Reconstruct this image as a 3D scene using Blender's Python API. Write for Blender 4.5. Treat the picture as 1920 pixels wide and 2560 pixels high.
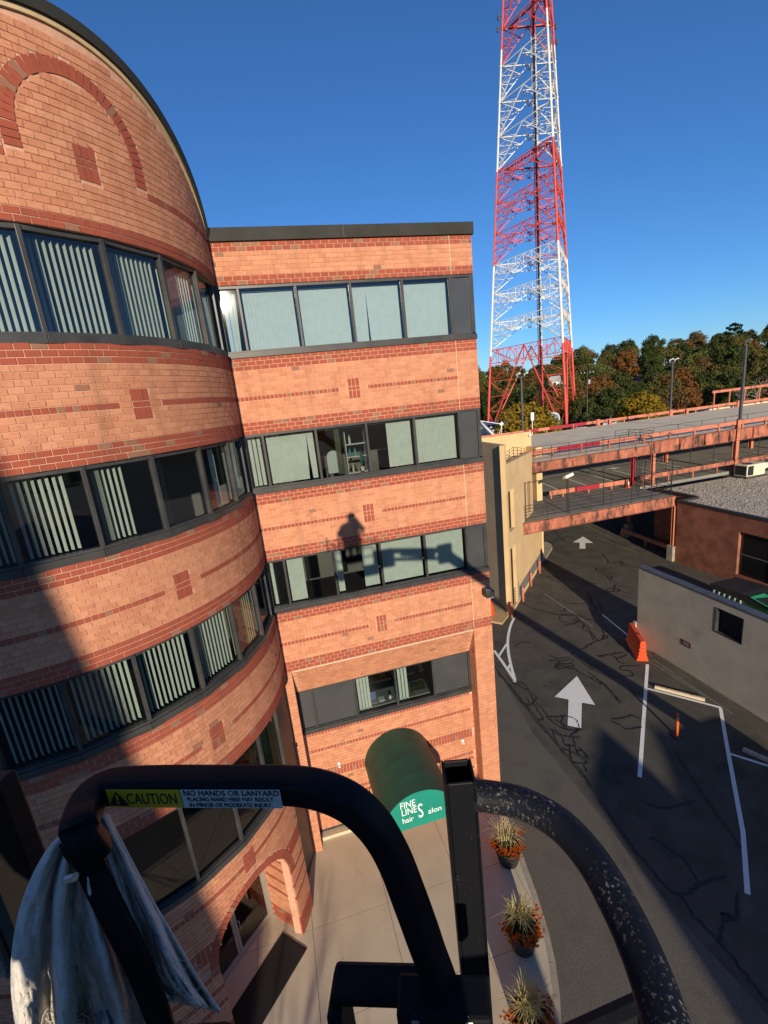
import bpy, math, random
import numpy as np
from mathutils import Vector, Matrix

for o in list(bpy.data.objects):
    bpy.data.objects.remove(o, do_unlink=True)
random.seed(7)
scene = bpy.context.scene
COL = scene.collection
R = math.radians

# ------------------------------------------------------------------ camera
CAM = Vector((-5.7134, -11.8151, 13.6685))
FPX = 1130.0                                    # focal length in pixels of the 1920x2560 photograph
PITCH, ROLL, YAW = 0.241859, -0.109576, 0.221936
FWD = Vector((math.sin(YAW)*math.cos(PITCH), math.cos(YAW)*math.cos(PITCH), -math.sin(PITCH)))
_r = Vector((math.cos(YAW), -math.sin(YAW), 0))
_u = _r.cross(FWD)
RIGHT = math.cos(ROLL)*_r + math.sin(ROLL)*_u
UP = -math.sin(ROLL)*_r + math.cos(ROLL)*_u
cd = bpy.data.cameras.new('camera')
cd.sensor_fit = 'HORIZONTAL'; cd.sensor_width = 36.0; cd.lens = FPX/1920*36.0
cd.clip_start = 0.02; cd.clip_end = 6000
cam = bpy.data.objects.new('camera', cd); COL.objects.link(cam)
M = Matrix((RIGHT, UP, -FWD)).transposed().to_4x4(); M.translation = CAM
cam.matrix_world = M
scene.camera = cam

# ------------------------------------------------------------------ sky, sun, exposure
SUN_EL, SUN_AZ = R(14.33), R(8.87)              # light travels towards +y, slightly +x, downwards
SUN = Vector((math.sin(SUN_AZ)*math.cos(SUN_EL), math.cos(SUN_AZ)*math.cos(SUN_EL), -math.sin(SUN_EL)))
w = bpy.data.worlds.new('World'); scene.world = w; w.use_nodes = True
nt = w.node_tree; nt.nodes.clear()
sky = nt.nodes.new('ShaderNodeTexSky'); sky.sky_type = 'NISHITA'; sky.sun_disc = False
sky.sun_elevation = SUN_EL; sky.sun_rotation = R(180) + SUN_AZ
sky.altitude = 50; sky.air_density = 1.0; sky.dust_density = 0.0; sky.ozone_density = 8.0
bg = nt.nodes.new('ShaderNodeBackground'); bg.inputs['Strength'].default_value = 0.125
ow = nt.nodes.new('ShaderNodeOutputWorld')
nt.links.new(sky.outputs[0], bg.inputs[0]); nt.links.new(bg.outputs[0], ow.inputs[0])
sl = bpy.data.lights.new('sun', 'SUN'); sl.energy = 5.0; sl.angle = R(0.53); sl.color = (1.0, 0.86, 0.66)
so = bpy.data.objects.new('sun', sl); COL.objects.link(so)
so.rotation_euler = SUN.to_track_quat('-Z', 'Y').to_euler(); so.location = (0, -60, 60)
vs = scene.view_settings
vs.view_transform = 'Standard'; vs.look = 'None'; vs.exposure = 0.2; vs.gamma = 1.0; vs.use_curve_mapping = False

# ------------------------------------------------------------------ helpers
def ray(px, py):
    d = RIGHT*((px-960)/FPX) - UP*((py-1280)/FPX) + FWD
    return d.normalized()
def onz(px, py, z=0.0):
    d = ray(px, py); return CAM + d*((z-CAM.z)/d.z)
def ony(px, py, y=0.0):
    d = ray(px, py); return CAM + d*((y-CAM.y)/d.y)
def pj(p):
    d = Vector(p)-CAM; k = d.dot(FWD)
    return 960+FPX*d.dot(RIGHT)/k, 1280-FPX*d.dot(UP)/k, k

class MB:
    """collects shapes, builds ONE mesh object"""
    def __init__(s): s.v=[]; s.f=[]; s.t=[]; s.m=[]
    def add(s, verts, faces, tint=0.5, mi=0):
        n=len(s.v); s.v.extend([tuple(p) for p in verts]); s.t.extend([tint]*len(verts))
        for f in faces: s.f.append(tuple(i+n for i in f)); s.m.append(mi)
        return s
    def box(s,x0,x1,y0,y1,z0,z1,tint=.5,mi=0):
        return s.add([(x0,y0,z0),(x1,y0,z0),(x1,y1,z0),(x0,y1,z0),(x0,y0,z1),(x1,y0,z1),(x1,y1,z1),(x0,y1,z1)],
          [(3,2,1,0),(4,5,6,7),(0,1,5,4),(1,2,6,5),(2,3,7,6),(3,0,4,7)],tint,mi)
    def obox(s,c,ax,ay,az,tint=.5,mi=0):
        """centre and three half-axis vectors"""
        c=Vector(c);ax=Vector(ax);ay=Vector(ay);az=Vector(az)
        P=[c-ax-ay-az,c+ax-ay-az,c+ax+ay-az,c-ax+ay-az,c-ax-ay+az,c+ax-ay+az,c+ax+ay+az,c-ax+ay+az]
        F=[(3,2,1,0),(4,5,6,7),(0,1,5,4),(1,2,6,5),(2,3,7,6),(3,0,4,7)]
        if ax.cross(ay).dot(az)<0: F=[f[::-1] for f in F]
        return s.add(P,F,tint,mi)
    def bar(s,p,q,w,h=None,up=(0,0,1),tint=.5,mi=0):
        p=Vector(p);q=Vector(q);h=h or w; d=(q-p); L=d.length; d=d/L
        up=Vector(up)
        if abs(d.dot(up))>.98: up=Vector((1,0,0)) if abs(d.x)<.9 else Vector((0,1,0))
        x=d.cross(up).normalized(); y=x.cross(d)
        return s.obox((p+q)/2,d*(L/2),x*(w/2),y*(h/2),tint,mi)
    def tube(s,pts,r,n=10,caps=True,tint=.5,mi=0,closed=False):
        pts=[Vector(p) for p in pts]; k=len(pts); rr=r if hasattr(r,'__len__') else [r]*k
        t=[]
        for i in range(k):
            a=pts[max(i-1,0)]; b=pts[min(i+1,k-1)]
            if closed: a=pts[(i-1)%k]; b=pts[(i+1)%k]
            t.append((b-a).normalized())
        u=Vector((0,0,1))
        if abs(t[0].dot(u))>.9: u=Vector((1,0,0))
        u=(u-t[0]*u.dot(t[0])).normalized()
        V=[];F=[]
        for i in range(k):
            u=(u-t[i]*u.dot(t[i])).normalized(); b=t[i].cross(u)
            for j in range(n):
                a=2*math.pi*j/n; V.append(pts[i]+(u*math.cos(a)+b*math.sin(a))*rr[i])
        for i in range(k-1 if not closed else k):
            for j in range(n):
                a=i*n+j;b2=i*n+(j+1)%n;c=((i+1)%k)*n+(j+1)%n;d=((i+1)%k)*n+j
                F.append((a,b2,c,d))
        if caps and not closed:
            F.append(tuple(range(n-1,-1,-1))); F.append(tuple((k-1)*n+j for j in range(n)))
        return s.add(V,F,tint,mi)
    def sweep(s,pts,prof,ups,tint=.5,mi=0):
        """sweep a 2D profile (list of (a,b)) along pts, up vector per point"""
        pts=[Vector(p) for p in pts];k=len(pts);n=len(prof);V=[];F=[]
        for i in range(k):
            t=(pts[min(i+1,k-1)]-pts[max(i-1,0)]).normalized(); u=Vector(ups[i] if isinstance(ups,list) else ups)
            u=(u-t*u.dot(t)).normalized(); b=t.cross(u)
            for a,c in prof: V.append(pts[i]+b*a+u*c)
        for i in range(k-1):
            for j in range(n): F.append((i*n+j,i*n+(j+1)%n,(i+1)*n+(j+1)%n,(i+1)*n+j))
        F.append(tuple(range(n-1,-1,-1)));F.append(tuple((k-1)*n+j for j in range(n)))
        return s.add(V,F,tint,mi)
    def lathe(s,prof,n=20,c=(0,0,0),tint=.5,mi=0,a0=0,a1=2*math.pi):
        c=Vector(c);full=abs(a1-a0-2*math.pi)<1e-6;m=n if full else n+1;V=[];F=[]
        for r,z in prof:
            for j in range(m):
                a=a0+(a1-a0)*j/n;V.append(c+Vector((r*math.cos(a),r*math.sin(a),z)))
        for i in range(len(prof)-1):
            for j in range(n):
                j2=(j+1)%m;F.append((i*m+j,i*m+j2,(i+1)*m+j2,(i+1)*m+j))
        return s.add(V,F,tint,mi)
    def prism(s,poly,z0,z1,tint=.5,mi=0):
        a=sum(poly[i][0]*poly[(i+1)%len(poly)][1]-poly[(i+1)%len(poly)][0]*poly[i][1] for i in range(len(poly)))
        if a<0: poly=poly[::-1]
        n=len(poly);V=[(p[0],p[1],z0) for p in poly]+[(p[0],p[1],z1) for p in poly]
        F=[tuple(range(n-1,-1,-1)),tuple(range(n,2*n))]+[(i,(i+1)%n,n+(i+1)%n,n+i) for i in range(n)]
        return s.add(V,F,tint,mi)
    def extr(s,pts,d,tint=.5,mi=0):
        """planar polygon of 3D points extruded by vector d"""
        pts=[Vector(p) for p in pts];d=Vector(d);n=len(pts)
        nn=Vector((0,0,0))
        for i in range(n): nn+=pts[i].cross(pts[(i+1)%n])
        if nn.dot(d)<0: pts=pts[::-1]
        V=pts+[p+d for p in pts]
        F=[tuple(range(n-1,-1,-1)),tuple(range(n,2*n))]+[(i,(i+1)%n,n+(i+1)%n,n+i) for i in range(n)]
        return s.add(V,F,tint,mi)
    def sheet(s,poly,z,tint=.5,mi=0):
        a=sum(poly[i][0]*poly[(i+1)%len(poly)][1]-poly[(i+1)%len(poly)][0]*poly[i][1] for i in range(len(poly)))
        if a<0: poly=poly[::-1]
        return s.add([(p[0],p[1],z) for p in poly],[tuple(range(len(poly)))],tint,mi)
    def mesh(s,name,mats,smooth=False):
        me=bpy.data.meshes.new(name); me.from_pydata(s.v,[],s.f); 
        for m in (mats if isinstance(mats,(list,tuple)) else [mats]): me.materials.append(m)
        if any(s.m): me.polygons.foreach_set('material_index',s.m)
        at=me.attributes.new('tint','FLOAT','POINT'); at.data.foreach_set('value',s.t)
        if smooth: me.polygons.foreach_set('use_smooth',[True]*len(me.polygons))
        me.update(); return me
    def build(s,name,mats,parent=None,smooth=False,bevel=0,kind=None,segs=2):
        return link(name,s.mesh(name,mats,smooth),parent,bevel,kind,segs,smooth)

def link(name,me,parent=None,bevel=0,kind=None,segs=2,smooth=False):
    o=bpy.data.objects.new(name,me); COL.objects.link(o)
    if parent is not None: setparent(o,parent)
    if kind: o['kind']=kind
    if bevel:
        b=o.modifiers.new('bevel','BEVEL'); b.width=bevel; b.segments=segs; b.limit_method='ANGLE'; b.angle_limit=R(40)
    if smooth=='auto' or (smooth and bevel):
        pass
    return o
WORLD={}
def setparent(o,p):
    o.parent=p; o.matrix_parent_inverse=WORLD[p.name].inverted(); WORLD[o.name]=Matrix.Identity(4)
def thing(name,label,cat,loc=(0,0,0),group=None,rz=0):
    o=bpy.data.objects.new(name,None); COL.objects.link(o); o.empty_display_size=.2
    o.location=loc; o.rotation_euler=(0,0,rz); o['label']=label; o['category']=cat
    if group: o['group']=group
    WORLD[o.name]=Matrix.Translation(Vector(loc))@Matrix.Rotation(rz,4,'Z')
    return o
def tag(o,label,cat,group=None):
    o['label']=label; o['category']=cat
    if group: o['group']=group
    return o
def pivot(o,loc):
    """move a single-mesh thing's origin to loc"""
    loc=Vector(loc); o.data.transform(Matrix.Translation(-loc)); o.location=loc; return o
def struct(o):
    o['kind']='structure'; return o
def register(o): WORLD[o.name]=Matrix.Identity(4); return o
def dup(root,loc,rz=0,sc=1.0,label=None,group=None):
    r=root.copy(); COL.objects.link(r); r.location=loc; r.rotation_euler=(0,0,rz)
    r.scale=(sc,sc,sc) if not hasattr(sc,'__len__') else sc
    if label: r['label']=label
    if group: r['group']=group
    for ch in list(root.children):
        c=ch.copy(); COL.objects.link(c); c.parent=r
        for g in ch.children:
            d=g.copy(); COL.objects.link(d); d.parent=c
    return r
def subd(a,b,n): return [a+(b-a)*i/n for i in range(n+1)]
def smoothpath(pts,n=8):
    """catmull-rom through points"""
    P=[Vector(p) for p in pts]; P=[P[0]*2-P[1]]+P+[P[-1]*2-P[-2]]; out=[]
    for i in range(1,len(P)-2):
        a,b,c,d=P[i-1:i+3]
        for k in range(n):
            t=k/n; out.append(.5*((2*b)+(c-a)*t+(2*a-5*b+4*c-d)*t*t+(3*b-a-3*c+d)*t**3))
    out.append(P[-2]); return out

# ------------------------------------------------------------------ materials
def newmat(name):
    m=bpy.data.materials.new(name); m.use_nodes=True; t=m.node_tree; t.nodes.clear()
    return m,t,t.nodes,t.links
def mat(name,c1,c2=None,rough=.8,scale=3.0,detail=5,lo=.35,hi=.65,bump=0,bscale=60,metal=0,spec=.4,tint=False,c3=None,scale3=.6,lo3=.55,hi3=.75,coat=0,aniso=None,streak=0):
    """principled surface; colour varies with one or two noises over world position; tint = per-piece shift"""
    m,t,N,L=newmat(name)
    out=N.new('ShaderNodeOutputMaterial'); b=N.new('ShaderNodeBsdfPrincipled'); L.new(b.outputs[0],out.inputs[0])
    b.inputs['Roughness'].default_value=rough; b.inputs['Metallic'].default_value=metal
    b.inputs['Specular IOR Level'].default_value=spec; b.inputs['Coat Weight'].default_value=coat
    g=N.new('ShaderNodeNewGeometry'); pos=g.outputs['Position']
    if aniso:
        mp=N.new('ShaderNodeVectorMath'); mp.operation='MULTIPLY'; mp.inputs[1].default_value=aniso; L.new(pos,mp.inputs[0]); pos=mp.outputs[0]
    if c2 is None:
        b.inputs['Base Color'].default_value=(*c1,1); col=None
    else:
        n=N.new('ShaderNodeTexNoise'); n.inputs['Scale'].default_value=scale; n.inputs['Detail'].default_value=detail; n.inputs['Roughness'].default_value=.6
        L.new(pos,n.inputs['Vector'])
        mr=N.new('ShaderNodeMapRange'); mr.inputs[1].default_value=lo; mr.inputs[2].default_value=hi; L.new(n.outputs[0],mr.inputs[0])
        fac=mr.outputs[0]
        if tint:
            a=N.new('ShaderNodeAttribute'); a.attribute_name='tint'; oi=N.new('ShaderNodeObjectInfo')
            ad=N.new('ShaderNodeMath'); ad.operation='ADD'; L.new(a.outputs['Fac'],ad.inputs[0]); L.new(oi.outputs['Random'],ad.inputs[1])
            fr=N.new('ShaderNodeMath'); fr.operation='FRACT'; L.new(ad.outputs[0],fr.inputs[0])
            mx=N.new('ShaderNodeMath'); mx.operation='MULTIPLY_ADD'; mx.inputs[1].default_value=.55; L.new(fr.outputs[0],mx.inputs[0])
            m2=N.new('ShaderNodeMath'); m2.operation='MULTIPLY'; m2.inputs[1].default_value=.45; L.new(fac,m2.inputs[0]); L.new(m2.outputs[0],mx.inputs[2])
            fac=mx.outputs[0]
        mix=N.new('ShaderNodeMix'); mix.data_type='RGBA'; mix.inputs['A'].default_value=(*c1,1); mix.inputs['B'].default_value=(*c2,1)
        L.new(fac,mix.inputs['Factor']); col=mix.outputs['Result']
        if c3 is not None:
            n3=N.new('ShaderNodeTexNoise'); n3.inputs['Scale'].default_value=scale3; n3.inputs['Detail'].default_value=6; n3.inputs['Roughness'].default_value=.65
            L.new(pos,n3.inputs['Vector'])
            r3=N.new('ShaderNodeMapRange'); r3.inputs[1].default_value=lo3; r3.inputs[2].default_value=hi3; L.new(n3.outputs[0],r3.inputs[0])
            mix3=N.new('ShaderNodeMix'); mix3.data_type='RGBA'; mix3.inputs['B'].default_value=(*c3,1); L.new(col,mix3.inputs['A']); L.new(r3.outputs[0],mix3.inputs['Factor']); col=mix3.outputs['Result']
        if streak:                              # rain streaks and grime running down the face
            vm=N.new('ShaderNodeVectorMath'); vm.operation='MULTIPLY'; vm.inputs[1].default_value=(3.2,3.2,.35); L.new(g.outputs['Position'],vm.inputs[0])
            ns=N.new('ShaderNodeTexNoise'); ns.inputs['Scale'].default_value=1.0; ns.inputs['Detail'].default_value=7; ns.inputs['Roughness'].default_value=.62; L.new(vm.outputs[0],ns.inputs['Vector'])
            rs=N.new('ShaderNodeMapRange'); rs.inputs[1].default_value=.50; rs.inputs[2].default_value=.78; rs.inputs[3].default_value=0; rs.inputs[4].default_value=streak; L.new(ns.outputs[0],rs.inputs[0])
            ms=N.new('ShaderNodeMix'); ms.data_type='RGBA'; ms.inputs['B'].default_value=(.10,.06,.045,1); L.new(col,ms.inputs['A']); L.new(rs.outputs[0],ms.inputs['Factor']); col=ms.outputs['Result']
        L.new(col,b.inputs['Base Color'])
    if bump:
        nb=N.new('ShaderNodeTexNoise'); nb.inputs['Scale'].default_value=bscale; nb.inputs['Detail'].default_value=4; L.new(g.outputs['Position'],nb.inputs['Vector'])
        bp=N.new('ShaderNodeBump'); bp.inputs['Strength'].default_value=bump; bp.inputs['Distance'].default_value=.01; L.new(nb.outputs[0],bp.inputs['Height']); L.new(bp.outputs[0],b.inputs['Normal'])
    return m
def glassmat(name,tr=(.55,.6,.58),gl=(1,1,1),f0=1.5,wob=0.0,rough=0.0):
    m,t,N,L=newmat(name); out=N.new('ShaderNodeOutputMaterial')
    a=N.new('ShaderNodeBsdfTransparent'); a.inputs[0].default_value=(*tr,1)
    g=N.new('ShaderNodeBsdfGlossy'); g.inputs['Color'].default_value=(*gl,1); g.inputs['Roughness'].default_value=rough
    fr=N.new('ShaderNodeFresnel')
    ge=N.new('ShaderNodeNewGeometry'); io=N.new('ShaderNodeMath'); io.operation='MULTIPLY_ADD'; io.inputs[1].default_value=1/f0-f0; io.inputs[2].default_value=f0; L.new(ge.outputs['Backfacing'],io.inputs[0]); L.new(io.outputs[0],fr.inputs[0]); n=N.new('ShaderNodeTexNoise'); n.inputs['Scale'].default_value=1.2; L.new(ge.outputs['Position'],n.inputs['Vector'])
    bp=N.new('ShaderNodeBump'); bp.inputs['Strength'].default_value=wob; bp.inputs['Distance'].default_value=.02; L.new(n.outputs[0],bp.inputs['Height']); L.new(bp.outputs[0],g.inputs['Normal']); L.new(bp.outputs[0],fr.inputs['Normal'])
    mx=N.new('ShaderNodeMixShader'); L.new(fr.outputs[0],mx.inputs[0]); L.new(a.outputs[0],mx.inputs[1]); L.new(g.outputs[0],mx.inputs[2]); L.new(mx.outputs[0],out.inputs[0])
    return m
def leafmat(name,c1,c2,trans=.25):
    m,t,N,L=newmat(name); out=N.new('ShaderNodeOutputMaterial')
    a=N.new('ShaderNodeAttribute'); a.attribute_name='tint'; oi=N.new('ShaderNodeObjectInfo')
    sh=N.new('ShaderNodeMath'); sh.operation='MULTIPLY_ADD'; sh.inputs[1].default_value=.35; L.new(oi.outputs['Random'],sh.inputs[0])
    m2=N.new('ShaderNodeMath'); m2.operation='MULTIPLY'; m2.inputs[1].default_value=.65; L.new(a.outputs['Fac'],m2.inputs[0]); L.new(m2.outputs[0],sh.inputs[2])
    mix=N.new('ShaderNodeMix'); mix.data_type='RGBA'; mix.inputs['A'].default_value=(*c1,1); mix.inputs['B'].default_value=(*c2,1); L.new(sh.outputs[0],mix.inputs['Factor'])
    d=N.new('ShaderNodeBsdfDiffuse'); tr=N.new('ShaderNodeBsdfTranslucent'); L.new(mix.outputs['Result'],d.inputs[0]); L.new(mix.outputs['Result'],tr.inputs[0])
    ms=N.new('ShaderNodeMixShader'); ms.inputs[0].default_value=trans; L.new(d.outputs[0],ms.inputs[1]); L.new(tr.outputs[0],ms.inputs[2]); L.new(ms.outputs[0],out.inputs[0])
    return m

BRICK_L=mat('light_brick',(.61,.292,.168),(.45,.172,.094),rough=.9,scale=22,lo=.3,hi=.7,tint=True,c3=(.36,.13,.07),scale3=16,lo3=.57,hi3=.74,bump=.35,bscale=150,spec=.2,streak=.32)
BRICK_D=mat('dark_brick',(.36,.085,.05),(.29,.075,.045),rough=.85,scale=8,lo=.3,hi=.7,tint=True,c3=(.24,.13,.08),scale3=4.5,lo3=.66,hi3=.74,bump=.3,bscale=150,spec=.2,streak=.4)
MORTAR=mat('mortar',(.62,.36,.25),(.55,.30,.2),rough=.95,scale=12,spec=.1,streak=.32)
FRAME=mat('dark_bronze_frame',(.035,.036,.038),(.06,.058,.055),rough=.38,scale=2,spec=.3)
PANEL=mat('dark_spandrel_panel',(.05,.053,.056),(.065,.066,.067),rough=.22,scale=1.2,spec=.5)
COPING=mat('dark_metal_coping',(.03,.03,.025),(.04,.039,.034),rough=.6,scale=1.5,spec=.12)
STRIP=mat('tan_flashing',(.55,.42,.24),(.45,.33,.18),rough=.7,scale=5)
GLASS=glassmat('window_glass',(.64,.70,.68),f0=1.75,wob=.06)
GLASS_G=glassmat('glinting_glass',(.62,.68,.66),f0=1.5,wob=0,rough=.03)
GLASS_D=glassmat('dark_window_glass',(.34,.36,.35),f0=1.7,wob=.05)
BLIND=mat('blind_fabric',(.60,.62,.57),(.53,.56,.51),rough=.9,scale=6,spec=.1)
BLINDB=mat('blue_blind_fabric',(.66,.72,.74),(.60,.67,.70),rough=.9,scale=6,spec=.1)
OLIVE=mat('olive_blind_fabric',(.36,.36,.24),(.30,.31,.2),rough=.9,scale=9,spec=.1)
ROOM=mat('room_wall',(.16,.155,.145),(.13,.125,.12),rough=.9,scale=.8)
CARPET=mat('room_carpet',(.05,.048,.045),(.07,.065,.06),rough=.95,scale=6)

# ================================================================== the brick office building
BRICK_G=mat('brown_brick',(.31,.15,.095),(.25,.125,.08),rough=.9,scale=14,tint=True,spec=.2,bump=.3,bscale=150)
CRS, BW = .1016, .2032
DC, DR = Vector((-10.8, 0.0, 0)), 4.4           # curved bay: centre and radius
PZ = .10                                        # plaza level
OFFICE=thing('office_building','four storey red and salmon brick office building with curved bay and black ribbon windows','building',(-6.4,0,PZ))
BR=[]                                           # all bricks: (centre, t, n, up, w, h, type)
def brick(c,t,n,w,h,ty,up=None):
    up=up or Vector((0,0,1))
    if ty=='D' and random.random()<.08: ty='G'
    if ty=='L' and random.random()<.004: ty='G'
    c=Vector(c)+Vector(n)*random.uniform(0,.003)
    BR.append((c,Vector(t),Vector(n),Vector(up),w,h,ty))
def wing_map(s,z): return Vector((s,0,z)),Vector((1,0,0)),Vector((0,-1,0))
def drum_map(s,z,r=DR):
    a=s/DR; n=Vector((math.cos(a),math.sin(a),0)); return DC+n*r+Vector((0,0,z)),Vector((-n.y,n.x,0)),n
def row(zb,s0,s1,ty,mp,off,holes=(),w=BW,h=CRS,j=.0105):
    zc=zb+h/2
    iv=[(s0,s1)]
    for a,b,z0,z1 in holes:
        if z0<zc<z1:
            nv=[]
            for p,q in iv:
                if b<=p or a>=q: nv.append((p,q)); continue
                if a>p: nv.append((p,a))
                if b<q: nv.append((b,q))
            iv=nv
    for p,q in iv:
        k=math.floor((p-off)/w)
        while True:
            a=off+k*w; b=a+w; k+=1
            if a>=q: break
            a=max(a,p); b=min(b,q)
            if b-a<.035: continue
            c,t,n=mp((a+b)/2,zc); jj=j+(.0035 if ty=='D' else 0); brick(c,t,n,b-a-jj,h-jj,ty)
def ornament(sc,zc,mp):
    for i in (-1,0,1):
        for dz,hh in ((.1524,BW),(0,CRS),(-.1524,BW)):
            c,t,n=mp(sc+i*CRS,zc+dz); brick(c,t,n,CRS-.015,hh-.015,'D')
Z3=[14.70,11.3845,8.054]                        # underside of the third dark course of each spandrel
HEADS=[16.581,13.176,9.860]; SILLS=[14.985,11.67,8.34]
OC=-3.475                                       # brick ornament on the wing
A0=R(-46.0)                                     # axis of the curved bay's ornaments
SO=DR*A0
def spandrel(z3,mp,s0,s1,oc,hs0,hs1):
    z=z3+3*CRS; k=0; zH=z3-6.5*CRS
    holes=[(oc-.1524,oc+.1524,zH-.26,zH+.26)]
    for ty,n in (('D',3),('L',6),('H',1),('L',5),('D',3)):
        for _ in range(n):
            z-=CRS
            if ty=='H':
                row(z,s0,hs0,'L',mp,0,(),j=.0105); row(z,hs1,s1,'L',mp,0)
                row(z,hs0,oc-.37,'D',mp,0,w=CRS); row(z,oc+.37,hs1,'D',mp,0,w=CRS)
                row(z,oc-.37,oc-.1524,'L',mp,oc-.37); row(z,oc+.1524,oc+.37,'L',mp,oc+.1524)
            else: row(z,s0,s1,ty,mp,(k%2)*BW/2,holes)
            k+=1
    ornament(oc,zH,mp)
# wing: parapet, three spandrels, pilasters, sloped panel, recessed ground storey
z=17.394+CRS
for k,ty in enumerate('DDLLLLLDD'):
    z-=CRS; row(z,-6.4,0,ty,wing_map,(k%2)*BW/2)
for z3 in Z3: spandrel(z3,wing_map,-6.4,0,OC,-6.4,-.61)
zb=6.53; k=0
while zb>PZ+.05:
    zb-=CRS; k+=1
    row(zb,-.62,0,'L',wing_map,(k%2)*BW/2); row(zb,-6.5,-6.22,'L',wing_map,-6.5+(k%2)*BW/2)
    jm=lambda s,z:(Vector((-.62,s,z)),Vector((0,-1,0)),Vector((-1,0,0)))
    y0=max(0,min(.5,(6.5-zb)*.5)) if zb>5.5 else .5
    if y0>.06: row(zb,0.01,y0,'L',jm,(k%2)*BW/2)
nS=Vector((0,-1,-.5)).normalized(); uS=Vector((0,-.5,1)).normalized()
for k in range(11):
    d=(k+.5)*CRS
    for i in range(29):
        x=-6.2+(k%2)*BW/2+i*BW+BW/2
        if x+BW/2<=-.6: brick(Vector((x,0,6.5))-uS*d,(1,0,0),nS,BW-.0105,CRS-.0105,'L',uS)
rec_map=lambda s,z:(Vector((s,.5,z)),Vector((1,0,0)),Vector((0,-1,0)))
zb=3.985; k=0
LOW={0:'HD',6:'HD',14:'S',21:'S2',23:'S2',27:'HD'}
while zb>.42:
    ty=LOW.get(k,'L')
    hh=CRS
    if ty=='S': hh=.152
    if ty=='HD': zb-=CRS; row(zb,-6.15,-.7,'D',rec_map,0,w=CRS)
    elif ty=='S':
        for _ in (0,1): zb-=.152; row(zb,-6.15,-.7,'D',rec_map,0,w=CRS,h=.152)
    elif ty=='S2': zb-=CRS; row(zb,-6.0,-.7,'D',rec_map,0,w=CRS)
    else: zb-=CRS; row(zb,-6.2,-.62,'L',rec_map,(k%2)*BW/2)
    k+=1
# curved bay: arched parapet
def zpar(th): return max(17.5,19.33-8.5e-4*(math.degrees(th)+46)**2)
TL,TR=R(-112),R(-.2); S0,S1=DR*TL,DR*TR
AZ=17.85; RO,RI=1.02,.81
zb=16.581; k=0
while zb<19.2:
    zc=zb+CRS/2
    if zb+CRS>17.38: dth=math.sqrt(max(0,(19.33-.13-zb-CRS)/8.5e-4)) 
    else: dth=90
    s0=max(S0,DR*R(-46-dth)); s1=min(S1,DR*R(-46+dth))
    holes=[(SO-.1524,SO+.1524,17.59-.26,17.59+.26)]
    if zc>17.49:
        dz=zc-AZ
        if dz<0: a,b=RI,RO
        else:
            b=math.sqrt(max(0,RO*RO-dz*dz)); a=math.sqrt(max(0,RI*RI-dz*dz)) if dz<RI else 0
        if b>0:
            if a>0: holes+=[(SO-b,SO-a,0,99),(SO+a,SO+b,0,99)]
            else: holes.append((SO-b,SO+b,0,99))
    ty='D' if k<2 else 'L'
    if k==8:
        row(zb,s0,SO-RO,'D',drum_map,0,w=CRS); row(zb,SO+RO,s1,'D',drum_map,0,w=CRS); row(zb,SO-RO,SO+RO,'L',drum_map,0,holes)
    else: row(zb,s0,s1,ty,drum_map,(k%2)*BW/2,holes)
    zb+=CRS; k+=1
ornament(SO,17.59,drum_map)
def archring(sc,zc,ri,ro,a0,a1,n,ty):
    for i in range(n):
        a=a0+(a1-a0)*(i+.5)/n; rm=(ri+ro)/2; s=sc+rm*math.cos(a); zz=zc+rm*math.sin(a)
        c,t,nn=drum_map(s,zz); upv=(t*math.cos(a)+Vector((0,0,1))*math.sin(a)); tt=upv.cross(nn)*-1
        brick(c+nn*.004,tt,nn,rm*(abs(a1-a0))/n-.011,ro-ri-.01,ty,upv)
archring(SO,AZ,RI,RO,0,math.pi,29,'D')
for sgn in (-1,1):
    for i in range(3):
        c,t,n=drum_map(SO+sgn*(RI+RO)/2,AZ-.0508-i*CRS-.01); brick(c+n*.004,t,n,RO-RI-.01,CRS-.0105,'D')
for z3 in Z3: spandrel(z3,drum_map,S0,S1,SO,S0,S1)
# curved bay: ground storey with arched doorway
AD=R(-45.0); SD=DR*AD; DZ=2.30; DO,DI=1.33,1.135; SE=DR*R(-20.4)
zb=4.47; k=0
HROW={4,22,26,30}
while zb>PZ+.03:
    zb-=CRS; zc=zb+CRS/2; holes=[(SD-.1524,SD+.1524,4.055-.26,4.055+.26)]
    dz=zc-DZ
    if dz<0: holes.append((SD-DI,SD+DI,0,9)) if dz<-.15 else holes.append((SD-DO,SD+DO,0,9))
    elif dz<DO: b=math.sqrt(DO*DO-dz*dz); holes.append((SD-b,SD+b,0,9))
    if k in HROW or 14<=k<=17:
        row(zb,S0,SE,'D',drum_map,0,holes,w=CRS)
    else: row(zb,S0,SE,'D' if k>=37 else 'L',drum_map,(k%2)*BW/2,holes)
    k+=1
ornament(SD,4.055,drum_map)
archring(SD,DZ,DI,DO,R(-6),R(186),40,'D')
nD=Vector((math.cos(AD),math.sin(AD),0)); tD=Vector((-nD.y,nD.x,0)); pD=DC+nD*DR
DEP=1.25
for sgn in (1,-1):                              # brick reveals of the doorway
    zb=DZ; k=19
    while zb>PZ+.03:
        zb-=CRS; k+=1
        wdt=CRS if k in HROW else BW
        mp=lambda s,z,sg=sgn:(pD+tD*(sg*DI)-nD*s+Vector((0,0,z)),-nD*(-sg if False else 1),-tD*sg)
        row(zb,.16,DEP,'D' if (k in HROW or k>=37) else 'L',mp,(k%2)*BW/2,w=wdt)
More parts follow.
